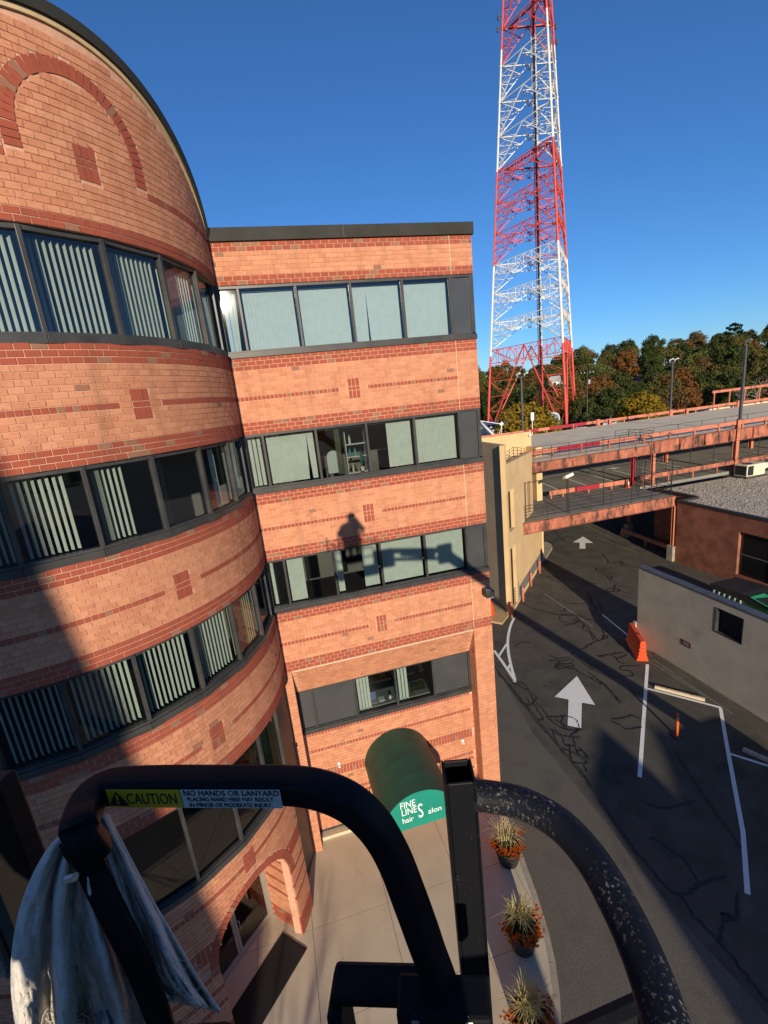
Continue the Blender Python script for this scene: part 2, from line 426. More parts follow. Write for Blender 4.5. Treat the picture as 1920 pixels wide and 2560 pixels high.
for i in range(26):                             # brick soffit of the arch
    a=math.pi*(i+.5)/26; up_=tD*math.cos(a)+Vector((0,0,1))*math.sin(a); tt=tD*-math.sin(a)+Vector((0,0,1))*math.cos(a)
    for j in range(6):
        d00=DR-math.sqrt(DR*DR-(DI*math.cos(a))**2)+.012; d0=d00+j*.18; c=pD+Vector((0,0,DZ))+up_*DI-nD*(d0+.09); brick(c,nD,-up_,.17,DI*math.pi/26-.01,'D' if i in(0,25) else 'L',tt)

# ---- turn the bricks into objects: the 300 that show largest are parts of their own, the rest one part
def shown(b):
    c,t,n,up,wd,h,ty=b; d=CAM-c; k=d.length; cs=d.dot(n)/k
    if cs<=0: return 0
    x,y,dep=pj(c)
    if dep<=0 or not(0<x<1920 and 0<y<2560): return 0
    if y>1900 and x<1180: return 0
    return wd*h*cs/(k*k)
order=sorted(range(len(BR)),key=lambda i:-shown(BR[i]))
MATS={'L':BRICK_L,'D':BRICK_D,'G':BRICK_G}; MI={'L':0,'D':1,'G':2}
cache={}
rest=MB()
for rank,i in enumerate(order):
    c,t,n,up,wd,h,ty=BR[i]
    if rank<300:
        key=(round(wd,3),round(h,3),ty)
        if key not in cache:
            m=MB(); x,z,e=wd/2,h/2,.004
            m.add([(-x+e,-.0,-z+e),(x-e,0,-z+e),(x-e,0,z-e),(-x+e,0,z-e),(-x,e,-z),(x,e,-z),(x,e,z),(-x,e,z),(-x,.05,-z),(x,.05,-z),(x,.05,z),(-x,.05,z)],
              [(0,1,2,3),(0,4,5,1),(1,5,6,2),(2,6,7,3),(3,7,4,0),(4,8,9,5),(5,9,10,6),(6,10,11,7),(7,11,8,4)],0)
            cache[key]=m.mesh('brick',MATS[ty])
        o=bpy.data.objects.new('brick',cache[key]); COL.objects.link(o)
        tt=up.cross(-n); 
        mw=Matrix(((tt.x,-n.x,up.x,c.x),(tt.y,-n.y,up.y,c.y),(tt.z,-n.z,up.z,c.z),(0,0,0,1)))
        if mw.to_3x3().determinant()<0: mw=Matrix(((-tt.x,-n.x,up.x,c.x),(-tt.y,-n.y,up.y,c.y),(-tt.z,-n.z,up.z,c.z),(0,0,0,1)))
        o.parent=OFFICE; o.matrix_parent_inverse=WORLD[OFFICE.name].inverted(); o.matrix_basis=mw
    else:
        tt=(-n).cross(up)
        a=tt*(wd/2); u=up*(h/2); b0=c; b1=c-n*.05
        rest.add([b0-a-u,b0+a-u,b0+a+u,b0-a+u,b1-a-u,b1+a-u,b1+a+u,b1-a+u],
          [(0,3,2,1),(0,1,5,4),(1,2,6,5),(2,3,7,6),(3,0,4,7)] if tt.cross(up).dot(n)<0 else [(0,1,2,3),(0,4,5,1),(1,5,6,2),(2,6,7,3),(3,7,4,0)],random.random(),MI[ty])
rest.build('brickwork',[BRICK_L,BRICK_D,BRICK_G],OFFICE,kind='stuff')

# ---- structural walls behind the bricks (mortar shows in the joints)
REC=.009
m=MB()
m.box(-6.4,-.0,REC,.25,16.585,17.52)
for z3 in Z3: m.box(-6.4,0,REC,.25,z3-15*CRS+.002,z3+3*CRS)
m.box(-.61,-.004,REC,.9,PZ-.1,6.528); m.box(-6.5,-6.23,REC,.9,PZ-.1,6.528)
m.extr([(-6.23,REC,6.528),(-6.23,.5+REC,5.5),(-6.23,.8,5.5),(-6.23,.8,6.528)],(5.62,0,0))
m.box(-6.23,-.61,.5+REC,.8,.42,3.985)
m.box(-.25,0,.25,14,PZ-.1,17.52); m.box(-6.4,0,13.7,14,PZ-.1,17.52); 
m.build('wall',MORTAR,OFFICE)
def ringbox(m,a,b,r0,r1,z0,z1a,z1b=None):
    z1b=z1a if z1b is None else z1b
    P=lambda t,r,z:DC+Vector((r*math.cos(t),r*math.sin(t),z))
    m.add([P(a,r0,z0),P(b,r0,z0),P(b,r1,z0),P(a,r1,z0),P(a,r0,z1a),P(b,r0,z1b),P(b,r1,z1b),P(a,r1,z1a)],
      [(0,1,2,3),(7,6,5,4),(4,5,1,0),(5,6,2,1),(6,7,3,2),(7,4,0,3)])
n=84; TH=[R(-180)+R(180)*i/n for i in range(n+1)]
m=MB()
for a,b in zip(TH,TH[1:]): ringbox(m,a,b,4.14,DR-REC,16.585,zpar(a)-.03,zpar(b)-.03)
m.build('bay_parapet_wall',MORTAR,OFFICE)
for z3 in Z3:
    m=MB()
    for a,b in zip(TH,TH[1:]): ringbox(m,a,b,4.14,DR-REC,z3-15*CRS+.002,z3+3*CRS)
    m.build('bay_spandrel_wall',MORTAR,OFFICE)
m=MB()
for a,b in zip(TH,TH[1:]):
    s=(a+b)/2*DR
    if b<=R(-20.3):
        ds=abs(s-SD)
        if ds<DO-.02: z0=DZ+math.sqrt(max(0,(DI+.03)**2-ds*ds)) if ds<DI+.02 else PZ-.1
        else: z0=PZ-.1
        ringbox(m,a,b,4.14,DR-REC,z0,4.47)
m.build('bay_ground_wall',MORTAR,OFFICE)
m=MB()                                          # reveals and soffit backing
for sgn in (1,-1):
    c=pD+tD*(sgn*(DI+.06))-nD*(DEP/2+.1); m.obox(c+Vector((0,0,(DZ+PZ)/2)),tD*.05,nD*(DEP/2-.08),Vector((0,0,(DZ-PZ)/2+.05)))
for i in range(26):
    a=math.pi*(i+.5)/26; up_=tD*math.cos(a)+Vector((0,0,1))*math.sin(a); tt=tD*-math.sin(a)+Vector((0,0,1))*math.cos(a)
    m.obox(pD+Vector((0,0,DZ))+up_*(DI+.06)-nD*(DEP/2+.1),nD*(DEP/2-.08),tt*.06,up_*.05)
m.build('doorway_reveal',MORTAR,OFFICE)
SEAL=mat('pale_sealant',(.68,.5,.3),(.6,.43,.25),rough=.8)
for z0_,z1_ in ((16.585,17.49),(13.18,14.98),(9.865,11.665),(6.55,8.335)): m=MB(); m.box(-.617,-.603,-.0045,.05,z0_,z1_); m.build('control_joint',SEAL,OFFICE)
m=MB(); m.box(-6.2,-.63,-.006,.03,6.49,6.512); m.build('drip_edge',mat('pale_stone',(.7,.6,.45),(.6,.5,.38),rough=.8),OFFICE)
m=MB(); m.box(-6.2,-.63,.3,.8,PZ,.22); m.box(-6.15,-.65,.56,.8,.22,.42); m.build('base_curb',mat('curb_concrete',(.62,.52,.36),(.5,.42,.3),rough=.9,scale=6),OFFICE)
m=MB(); m.box(-6.15,-.65,.52,.56,.22,.42); m.build('base_vent_gap',FRAME,OFFICE)
m=MB(); m.box(-5.25,-4.75,.44,.56,.2,.52); v=m.build('vent_grille',mat('vent_grey',(.35,.33,.28),(.3,.28,.24),rough=.7),OFFICE)
m=MB(); m.box(-5.16,-4.86,.43,.44,.25,.48); m.build('grille_opening',FRAME,v)
# copings
m=MB(); m.box(-6.42,.05,-.06,.4,17.49,17.77); m.box(-.3,.05,.4,14.05,17.49,17.77); m.build('coping',COPING,OFFICE,bevel=.008)
m=MB(); m.box(-3.3,-3.285,-.064,-.06,17.5,17.77); m.build('coping_joint',FRAME,OFFICE)
def swept(name,prof,mt,par=OFFICE,t0=-180,t1=0,nn=90,zf=zpar):
    m=MB(); V=[];F=[];k=len(prof)
    for i in range(nn+1):
        t=R(t0+(t1-t0)*i/nn)
        for r,dz in prof: V.append(DC+Vector((r*math.cos(t),r*math.sin(t),zf(t)+dz)))
    for i in range(nn):
        for j in range(k): F.append((i*k+j,(i+1)*k+j,(i+1)*k+(j+1)%k,i*k+(j+1)%k))
    F.append(tuple(range(k))); F.append(tuple(nn*k+j for j in range(k-1,-1,-1)))
    m.add(V,F); return m.build(name,mt,par)
swept('bay_coping',[(4.30,.0),(4.475,.0),(4.475,.17),(4.30,.19)],COPING)
swept('flashing',[(4.36,-.075),(4.43,-.075),(4.43,-.003),(4.36,-.003)],STRIP)
m=MB(); m.prism([(DC.x+4.2*math.cos(t),4.2*math.sin(t)) for t in TH]+[(-6.6,3),(-15,3)],17.2,17.3); m.box(-6.4,-.2,.2,13.8,17.2,17.3); m.build('roof',mat('roof_membrane',(.1,.1,.1),(.14,.14,.13),rough=.9),OFFICE)
# floors and rooms
m=MB()
for zf in (13.62,10.3,6.9):
    m.box(-6.35,-.3,.3,8,zf-.3,zf); m.prism([(DC.x+4.1*math.cos(t),4.1*math.sin(t)) for t in TH]+[(-6.7,4),(-14.9,4)],zf-.3,zf)
m.box(-6.2,-.65,.82,8,3.3,3.6); m.prism([(DC.x+4.1*math.cos(t),4.1*math.sin(t)) for t in TH if not -70<math.degrees(t)<-20]+[(-6.7,4),(-14.9,4)],3.55,3.7)
m.build('floor_slab',CARPET,OFFICE)
m=MB(); m.box(-6.35,-.3,4.6,4.8,3.6,17.2); m.box(-15.1,-6.5,1.6,1.8,PZ,17.2); m.box(-6.5,-6.42,1.2,4.6,3.6,17.2); m.build('interior_wall',ROOM,OFFICE)
m=MB()
for zc_ in (16.62,13.22,9.9): m.box(-6.35,-.3,.26,4.6,zc_,zc_+.05); m.prism([(DC.x+4.1*math.cos(t),4.1*math.sin(t)) for t in TH]+[(-6.7,1.6),(-14.9,1.6)],zc_,zc_+.05)
m.build('ceiling',ROOM,OFFICE)
# left wing of the building beyond the bay
m=MB(); m.box(-24,-15.2,.0,14,PZ-.1,17.5); m.build('far_wing_wall',mat('far_brick',(.55,.27,.16),(.42,.17,.1),rough=.9,scale=5),OFFICE)

# ---- window bands
MUL=[R(x) for x in (-102.6,-88.7,-74.6,-60.5,-46.3,-32.2,-18.2,-4.4)]
Pd=lambda t,r,z:DC+Vector((r*math.cos(t),r*math.sin(t),z))
def bay_window(zs,zh,glass,ths,last=True):
    W=None
    for z0,z1,r0,r1 in ((zh-.07,zh-.004,4.24,4.36),(zs+.132,zs+.17,4.24,4.38)):
        m=MB()
        for a,b in zip(ths,ths[1:]):
            m.add([Pd(a,r0,z0),Pd(b,r0,z0),Pd(b,r1,z0),Pd(a,r1,z0),Pd(a,r0,z1),Pd(b,r0,z1),Pd(b,r1,z1),Pd(a,r1,z1)],[(0,1,2,3),(7,6,5,4),(4,5,1,0),(5,6,2,1),(6,7,3,2),(7,4,0,3)])
        if W is None: W=m.build('window_band',FRAME,OFFICE)
        else: m.build('bottom_rail',FRAME,W)
    for a,b in zip(ths,ths[1:]):
        m=MB(); z0,z1,r0,r1=zs,zs+.13,4.15,4.425
        e=.0008
        m.add([Pd(a+e,r0,z0),Pd(b-e,r0,z0),Pd(b-e,r1,z0),Pd(a+e,r1,z0),Pd(a+e,r0,z1),Pd(b-e,r0,z1),Pd(b-e,r1+.0,z1),Pd(a+e,r1,z1)],[(0,1,2,3),(7,6,5,4),(4,5,1,0),(5,6,2,1),(6,7,3,2),(7,4,0,3)])
        m.build('sill',FRAME,W,bevel=.006)
        m=MB(); m.add([Pd(a,4.30,zs+.15),Pd(b,4.30,zs+.15),Pd(b,4.30,zh-.05),Pd(a,4.30,zh-.05)],[(0,1,2,3)]); m.build('pane',glass,W)
    for a in ths:
        n=Vector((math.cos(a),math.sin(a),0)); t=Vector((-n.y,n.x,0))
        m=MB(); m.obox(Pd(a,4.315,(zs+zh)/2+.06),n*.06,t*.032,Vector((0,0,(zh-zs)/2-.075))); m.build('mullion',FRAME,W,bevel=.006)
    return W
for zs,zh in zip(SILLS,HEADS): bay_window(zs,zh,GLASS,MUL)
bay_window(4.47,6.53,GLASS_D,[R(x) for x in (-102.6,-88.7,-74.0,-59.2,-45.4,-32,-20.0)])
m=MB(); a=R(-20.4); p=Pd(a,4.02,0); q=Vector((-6.52,.02,0)); m.bar(p+Vector((0,0,(PZ+6.5)/2)),q+Vector((0,0,(PZ+6.5)/2)),.08,6.5-PZ); m.build('entry_return_wall',FRAME,OFFICE)
for z0,z1 in zip(SILLS,HEADS):                  # dark end flashing where the bay meets the wing
    m=MB(); m.box(-6.47,-6.4,-.02,.2,z0,z1); m.build('corner_post',FRAME,OFFICE,bevel=.006)
XM=[-6.4,-5.93,-4.6,-3.27,-1.94,-.64]
def wing_window(zs,zh,xm,y,kinds,glass=GLASS,corner=True):
    m=MB(); x0,x1=xm[0],(0.0 if corner else xm[-1])
    m.box(x0,x1,y-.02,y+.1,zh-.06,zh-.003)
    W=m.build('window_band',FRAME,OFFICE)
    m=MB(); m.box(x0,x1+(.012 if corner else 0),y-.085,y+.1,zs,zs+.13); m.build('sill',FRAME,W,bevel=.006)
    m=MB(); m.box(x0,x1,y-.03,y+.08,zs+.132,zs+.165); m.build('bottom_rail',FRAME,W)
    for x in xm[(0 if not corner else 0):]:
        m=MB(); m.box(x-.03,x+.03,y-.03,y+.09,zs+.166,zh-.061); m.build('mullion',FRAME,W,bevel=.005)
    for (a,b),kd in zip(zip(xm,xm[1:]),kinds):
        m=MB(); m.add([(a+.031,y+.03,zs+.166),(b-.031,y+.03,zs+.166),(b-.031,y+.03,zh-.061),(a+.031,y+.03,zh-.061)],[(0,1,2,3)])
        if kd=='n':                             # narrow pane set slightly out of plane: it mirrors the sun
            c_=Vector(((a+b)/2,y+.035,(zs+zh)/2)); rr=(ony(548,752,y)-CAM).normalized(); nn=(-rr-SUN).normalized(); e1=Vector((0,0,1)).cross(-nn).normalized()*-1; e1=nn.cross(Vector((0,0,1))).normalized(); e1=e1 if e1.x>0 else -e1; e2=e1.cross(nn); e2=e2 if e2.z>0 else -e2
            hw,hh=(b-a)/2-.034,(zh-zs)/2-.116; m=MB(); c_.z=(zs+.166+zh-.061)/2
            q4=[c_-e1*hw-e2*hh,c_+e1*hw-e2*hh,c_+e1*hw+e2*hh,c_-e1*hw+e2*hh]; m.add(q4,[(0,1,2,3)])
            m.build('pane',GLASS_G,W)
        else: m.build('pane' if kd=='g' else 'spandrel_panel',glass if kd=='g' else PANEL,W)
    if corner:
        m=MB(); m.box(xm[-1]+.031,-.1,y+.02,y+.06,zs+.166,zh-.061); m.build('spandrel_panel',PANEL,W)
        m=MB(); m.box(-.1,-.002,y-.03,y+.2,zs+.132,zh-.061); m.build('corner_post',FRAME,W,bevel=.005)
    return W
for k_,(zs,zh) in enumerate(zip(SILLS,HEADS)): wing_window(zs,zh,XM,.05,'ngggg' if k_==0 else 'ggggg')
wing_window(3.985,5.5,[-6.2,-5.76,-4.46,-3.15,-1.89,-.64],.56,'ppggp',corner=False)

# ---- arched entrance door
DOORM=mat('aluminium_frame',(.42,.38,.32),(.36,.33,.28),rough=.45,metal=.3)
m=MB(); q=pD-nD*DEP
def dbox(s0,s1,z0,z1,d0,d1,mm): mm.obox(q+tD*((s0+s1)/2)-nD*((d0+d1)/2)+Vector((0,0,(z0+z1)/2)),tD*((s1-s0)/2),nD*((d1-d0)/2),Vector((0,0,(z1-z0)/2)))
dbox(-DI,-DI+.07,PZ,DZ+.6,0,.12,m); dbox(DI-.07,DI,PZ,DZ+.6,0,.12,m); dbox(-DI+.07,DI-.07,2.25,2.35,0,.12,m); dbox(-.03,.03,2.35,3.43,0,.12,m)
door=m.build('entrance_frame',DOORM,OFFICE)
m=MB()
for s0,s1 in ((-DI+.075,-.006),(.006,DI-.075)):
    dbox(s0,s0+.07,PZ+.02,2.24,.02,.09,m); dbox(s1-.07,s1,PZ+.02,2.24,.02,.09,m); dbox(s0+.07,s1-.07,PZ+.02,PZ+.2,.02,.09,m); dbox(s0+.07,s1-.07,2.12,2.24,.02,.09,m)
m.build('door_leaf',DOORM,door)
m=MB()
for s0,s1 in ((-DI+.14,-.076),(.076,DI-.14)): dbox(s0,s1,PZ+.2,2.12,.05,.056,m)
dbox(-DI+.07,-.03,2.35,3.43,.05,.056,m); dbox(.03,DI-.07,2.35,3.43,.05,.056,m)
m.build('door_glass',GLASS_D,door)
for sg in (-1,1):
    m=MB(); b=q+tD*(sg*.05)+Vector((0,0,1.15)); m.tube([b+Vector((0,0,-.13)),b+nD*.06+tD*sg*.04+Vector((0,0,-.13)),b+nD*.06+tD*sg*.04+Vector((0,0,.13)),b+Vector((0,0,.13))],.012,8); m.build('door_handle',DOORM,door)

# ================================================================== vertical blinds (each hangs behind one pane)
slatcache={}
def blind(label,P,Q,zb,zt,ang,mt,pitch=.083,wd=.085,keep=None,cluster=0,cs=0,fan=None):
    """P,Q: ends of the headrail in plan; slats turned by ang from the rail"""
    P=Vector((*P,0));Q=Vector((*Q,0)); d=(Q-P); L=d.length; d/=L; nrm=Vector((d.y,-d.x,0))
    t=thing('vertical_blind',label,'blind',((P+Q)/2)+Vector((0,0,zt)))
    m=MB(); m.bar(P+Vector((0,0,zt-.0)),Q+Vector((0,0,zt)),.04,.03); m.build('headrail',FRAME,t)
    hh=round(zt-.03-zb,3)
    key=(hh,mt.name,wd)
    if key not in slatcache:
        m=MB(); V=[];F=[];k=5
        for z in (0,-hh):
            for i in range(k):
                u=-1+2*i/(k-1); V.append((u*wd/2,.006*(1-u*u),z))
            for i in range(k):
                u=1-2*i/(k-1); V.append((u*wd/2,.006*(1-u*u)+.0015,z))
        n=2*k
        for i in range(n): F.append((i,(i+1)%n,n+(i+1)%n,n+i))
        F.append(tuple(range(n-1,-1,-1)));F.append(tuple(range(n,2*n)))
        m.add(V,F); slatcache[key]=m.mesh('slat',mt)
    n=int(L/pitch); base=math.atan2(d.y,d.x)
    pos=[]
    for i in range(n):
        s=(i+.5)*L/n
        if keep and not keep(s/L): continue
        pos.append((s,ang+random.uniform(-.04,.04),0))
    for i in range(cluster): pos.append((cs+i*.014,R(80)+random.uniform(-.05,.05),0))
    for j,(s,a,tl) in enumerate(pos):
        o=bpy.data.objects.new('slat',slatcache[key]); COL.objects.link(o)
        mw=Matrix.Translation(P+d*s+Vector((0,0,zt-.03)))@Matrix.Rotation(base+a,4,'Z')
        if fan and j in fan: mw=mw@Matrix.Rotation(fan[j],4,'Y')
        o.parent=t; o.matrix_parent_inverse=WORLD[t.name].inverted(); o.matrix_basis=mw
    return t
def bayb(i,f,label,ang,mt=BLIND,**k):
    zs,zh=SILLS[f],HEADS[f]; a,b=MUL[i]+R(.9),MUL[i+1]-R(.9); p,q=Pd(a,4.17,0),Pd(b,4.17,0)
    return blind(label,(p.x,p.y),(q.x,q.y),zs+.19,zh-.09,ang,mt,**k)
ORD={6:'pane beside the wing',5:'second from the wing',4:'third from the wing',3:'fourth from the wing',2:'fifth from the wing',1:'sixth from the wing'}
BANG={1:R(-46),2:R(-57),3:R(-74),4:R(-84),5:R(-70),6:R(-50)}
for i in (1,2,3,4): bayb(i,0,'open pale green vertical blind in top storey of curved bay, '+ORD[i],BANG[i])
for i in (5,6): bayb(i,0,'pale vertical blind in top storey of curved bay, '+ORD[i],BANG[i],mt=BLINDB)
bayb(1,1,'shaded vertical blind second storey from top, curved bay, '+ORD[1],BANG[1])
bayb(2,1,'half shaded vertical blind second storey from top, curved bay, '+ORD[2],BANG[2],keep=lambda u:u<.8)
bayb(3,1,'bunched and part drawn vertical blind second storey from top, curved bay',BANG[3],keep=lambda u:.2<u<.58,cluster=9,cs=.06)
bayb(4,1,'olive bunched vertical blind stack second storey from top, curved bay',BANG[3],mt=OLIVE,keep=lambda u:False,cluster=11,cs=.04)
bayb(5,1,'two hanging slats of vertical blind second storey from top, curved bay',R(-15),keep=lambda u:.12<u<.2 or .5<u<.75)
bayb(6,1,'closed vertical blind second storey from top, curved bay beside the wing',R(-12))
bayb(1,2,'dark shaded vertical blind third storey from top, curved bay, '+ORD[1],BANG[1])
bayb(2,2,'vertical blind in full shade third storey from top, curved bay, '+ORD[2],BANG[2])
for i in (3,4): bayb(i,2,'sunlit striped vertical blind third storey from top, curved bay, '+ORD[i],BANG[i])
for i in (5,): bayb(i,2,'brownish vertical blind third storey from top, curved bay, '+ORD[i],BANG[i],mt=OLIVE)
bayb(6,2,'part drawn vertical blind third storey from top, curved bay beside the wing',R(-20),keep=lambda u:u<.4)
def wb(i,f,label,ang,mt=BLIND,y=.22,**k):
    return blind(label,(XM[i]+.07,y),(XM[i+1]-.07,y),SILLS[f]+.19,HEADS[f]-.1,ang,mt,**k)
WO=['narrow pane by the bay','second from the bay','middle pane','second from the dark panel','beside the dark corner panel']
for i in range(5): wb(i,0,'closed pale blue vertical blind in top storey, flat wing, '+WO[i],R(-9),mt=BLINDB,fan={3:.02,4:-.02} if i==3 else ({2:.05} if i==0 else None))
wb(0,1,'closed green vertical blind second storey from top, flat wing, '+WO[0],R(-7))
wb(1,1,'closed green vertical blind second storey from top, flat wing, '+WO[1],R(-7),fan={11:.05,12:-.03})
wb(2,1,'olive blind gathered beside the arched mirror on the flat wing',R(70),mt=OLIVE,keep=lambda u:False,cluster=10,cs=.42)
wb(3,1,'half drawn green vertical blind second storey from top, flat wing, '+WO[3],R(-7),keep=lambda u:u>.42)
wb(4,1,'green slatted vertical blind second storey from top, flat wing, '+WO[4],R(-20))
wb(0,2,'single green blind slat third storey from top, flat wing beside the bay',R(-6),keep=lambda u:u<.45)
wb(1,2,'green blind drawn to one side third storey from top, flat wing',R(-6),keep=lambda u:u<.36)
wb(2,2,'narrow green blind, third storey from top of flat wing',R(-6),keep=lambda u:u<.14 or u>.62)
wb(3,2,'closed green vertical blind third storey from top, flat wing, '+WO[3],R(-7))
wb(4,2,'closed green vertical blind third storey from top, flat wing, '+WO[4],R(-7))
blind('narrow green blind in lowest wing window beside the desk',(-4.38,.72),(-3.98,.72),4.16,5.42,R(-6),BLIND)
blind('narrow green blind in lowest wing window beside the planter box',(-3.05,.72),(-2.72,.72),4.16,5.42,R(-6),BLIND)

# ---- things seen in the rooms of the wing
t=thing('arched_mirror','arched standing mirror with pale face behind second highest wing window','mirror',(-4.1,.6,11.84))
m=MB(); pts=[(-4.36,.6,11.84),(-3.98,.6,11.84)]+[(-4.17+.19*math.cos(a),.6,12.3+.19*math.sin(a)) for a in subd(0,math.pi,14)]; m.extr(pts,(0,.02,0)); m.build('frame',FRAME,t)
m=MB(); pts=[(-4.345,.598,11.86),(-3.995,.598,11.86)]+[(-4.17+.175*math.cos(a),.598,12.3+.175*math.sin(a)) for a in subd(0,math.pi,14)]; m.extr(pts,(0,-.006,0)); m.build('mirror_face',mat('mirror_pale',(.42,.46,.47),rough=.25),t)
t=thing('shelf_unit','small white shelf unit with bottles behind second highest wing window','shelf',(-3.5,.85,11.3))
m=MB()
for z in (11.75,12.2,12.55): m.box(-3.75,-3.2,.75,1.0,z,z+.025)
m.box(-3.77,-3.75,.75,1.0,11.3,13.0); m.box(-3.2,-3.18,.75,1.0,11.3,13.0); m.build('frame',mat('shelf_white',(.5,.5,.48),rough=.6),t)
for x,z,c in ((-3.65,12.2,(.05,.25,.3)),(-3.5,12.2,(.06,.3,.33)),(-3.62,12.575,(.5,.45,.4)),(-3.6,11.775,(.4,.38,.35)),(-3.45,11.775,(.25,.2,.15))):
    m=MB(); m.lathe([(0,0),(.035,0),(.035,.16),(.014,.2),(.014,.25),(0,.25)],10,(x,.85,z)); m.build('bottle',mat('bottle_glaze',c,rough=.3),t)
t=thing('potted_plant','teal leafed potted plant on the sill of second highest wing window','plant',(-3.42,.4,11.84))
m=MB(); m.lathe([(0,0),(.05,0),(.06,.12),(.05,.12),(0,.11)],12,(-3.42,.4,11.84)); m.build('pot',mat('pot_white',(.5,.5,.5),rough=.5),t)
m=MB()
for i in range(40):
    a=random.uniform(0,6.28); r=random.uniform(.02,.12); h=random.uniform(.2,.5); b=Vector((-3.42,.4,11.95)); tip=b+Vector((math.cos(a)*r,math.sin(a)*r,h)); sd=Vector((-math.sin(a),math.cos(a),0))*.012
    m.add([b-sd*.4,b+sd*.4,(b+tip)/2+sd,tip,(b+tip)/2-sd],[(0,1,2,3,4)],random.random())
m.build('leaves',leafmat('teal_leaf',(.03,.14,.13),(.05,.2,.18)),t)
t=thing('whiteboard','white notice board on easel behind third highest wing window','board',(-2.2,.9,7.0))
m=MB(); m.box(-2.5,-1.99,.6,.63,8.5,9.7); m.build('panel',mat('board_white',(.6,.63,.6),rough=.5),t)
m=MB(); m.bar((-2.45,.65,7.0),(-2.35,.65,9.6),.03); m.bar((-2.05,.65,7.0),(-2.12,.65,9.6),.03); m.build('easel',FRAME,t)
t=thing('office_desk','grey desk inside lowest wing window','desk',(-3.2,1.2,3.6))
m=MB(); m.box(-4.4,-2.0,.72,1.5,4.16,4.2); m.build('desktop',mat('desk_grey',(.2,.2,.19),rough=.6),t)
for x in (-4.3,-2.1): 
    m=MB(); m.box(x-.03,x+.03,.75,1.45,3.6,4.16); m.build('leg',FRAME,t)
t=thing('laptop','open laptop with blue screen on desk in lowest wing window','laptop',(-3.9,.95,4.2))
m=MB(); m.box(-4.05,-3.75,.85,1.05,4.2,4.215); m.build('keyboard',mat('laptop_grey',(.3,.3,.32),rough=.4),t)
m=MB(); m.extr([(-4.05,1.05,4.215),(-3.75,1.05,4.215),(-3.75,1.13,4.42),(-4.05,1.13,4.42)],(0,.012,.005)); m.build('screen',mat('screen_blue',(.05,.1,.25),rough=.3),t)
m=MB(); m.box(-3.7,-3.5,.85,1.1,4.2,4.21); m.box(-3.68,-3.52,.87,1.0,4.21,4.216); o=tag(pivot(m.build('paper_stack',mat('paper',(.7,.72,.72),rough=.8)),(-3.6,.95,4.2)),'stack of pale paper beside the laptop on the desk','paper')
t=thing('coffee_mug','white mug on desk in lowest wing window','mug',(-3.32,.9,4.2))
m=MB(); m.lathe([(0,0),(.04,0),(.042,.1),(.036,.1),(.034,.01),(0,.01)],14,(-3.32,.9,4.2)); m.build('cup',mat('mug_white',(.75,.75,.73),rough=.3),t,smooth=True)
m=MB(); m.tube([Vector((-3.28,.9,4.28)),Vector((-3.255,.9,4.27)),Vector((-3.255,.9,4.23)),Vector((-3.28,.9,4.22))],.006,6); m.build('handle',bpy.data.materials['mug_white'],t)
t=thing('planter_box','dark planter box of small leafy plants inside lowest wing window','planter',(-2.35,.85,4.2))
m=MB(); m.box(-2.6,-2.1,.78,.95,4.2,4.33); m.build('box',FRAME,t)
m=MB()
for i in range(160):
    b=Vector((random.uniform(-2.6,-2.1),random.uniform(.78,.95),4.33)); p=b+Vector((random.gauss(0,.05),random.gauss(0,.04),random.uniform(.02,.22))); a=random.uniform(0,6.28); e=Vector((math.cos(a),math.sin(a),random.uniform(-.5,.5)))*.03; g=Vector((-e.y,e.x,.01))*.6
    m.add([p-e,p+g,p+e,p-g],[(0,1,2,3)],random.random())
m.build('leaves',leafmat('box_leaf',(.02,.06,.02),(.05,.11,.03)),t)

# ================================================================== awning, lamps and cameras on the wing
AWN=mat('awning_green',(.018,.072,.046),(.026,.088,.056),rough=.5,scale=2,spec=.3)
AWF=mat('awning_front_green',(.006,.21,.15),(.008,.235,.17),rough=.6,scale=2)
t=thing('barrel_awning','dark green barrel awning with white hair salon lettering over the wing entrance','awning',(-3.4,.5,2.25))
ax,az,ar,yf=-3.4,2.26,1.09,-2.04
m=MB(); nr=24; ny=5
for k in range(ny-1):
    y0=.5+(yf-.5)*k/(ny-1); y1=.5+(yf-.5)*(k+1)/(ny-1); V=[];F=[]
    for s in range(5):
        v=s/4; y=y0+(y1-y0)*v; rr=ar-.009*math.sin(math.pi*v)
        for i in range(nr+1):
            a=math.pi*i/nr; V.append((ax+rr*math.cos(a),y,az+rr*math.sin(a)))
    for s in range(4):
        for i in range(nr): F.append((s*(nr+1)+i,s*(nr+1)+i+1,(s+1)*(nr+1)+i+1,(s+1)*(nr+1)+i))
    m2=MB(); m2.add(V,F); m2.build('canopy_panel',AWN,t,smooth=True)
m=MB(); m.extr([(ax+ar*math.cos(a),yf,az+ar*math.sin(a)) for a in subd(0,math.pi,30)]+[(ax-ar,yf,az-.03),(ax+ar,yf,az-.03)],(0,-.01,0)); front=m.build('front_panel',AWF,t)
for k in range(ny):
    y=.5+(yf-.5)*k/(ny-1); m=MB(); m.tube([(ax+(ar-.03)*math.cos(a),y+.02*(k==ny-1),az+(ar-.03)*math.sin(a)) for a in subd(0,math.pi,20)],.014,6); m.build('hoop',FRAME,t)
for x in (ax-ar+.03,ax+ar-.03):
    m=MB(); m.tube([(x,.5,az),(x,yf+.02,az)],.014,6); m.build('side_rail',FRAME,t)
    m=MB(); m.tube([(x,yf+.02,az),(x,yf+.02,PZ)],.018,8); m.build('post',FRAME,t)
    m=MB(); m.tube([(x,.5,az-.9),(x,yf+.7,az-.02)],.014,6); m.build('brace',FRAME,t)
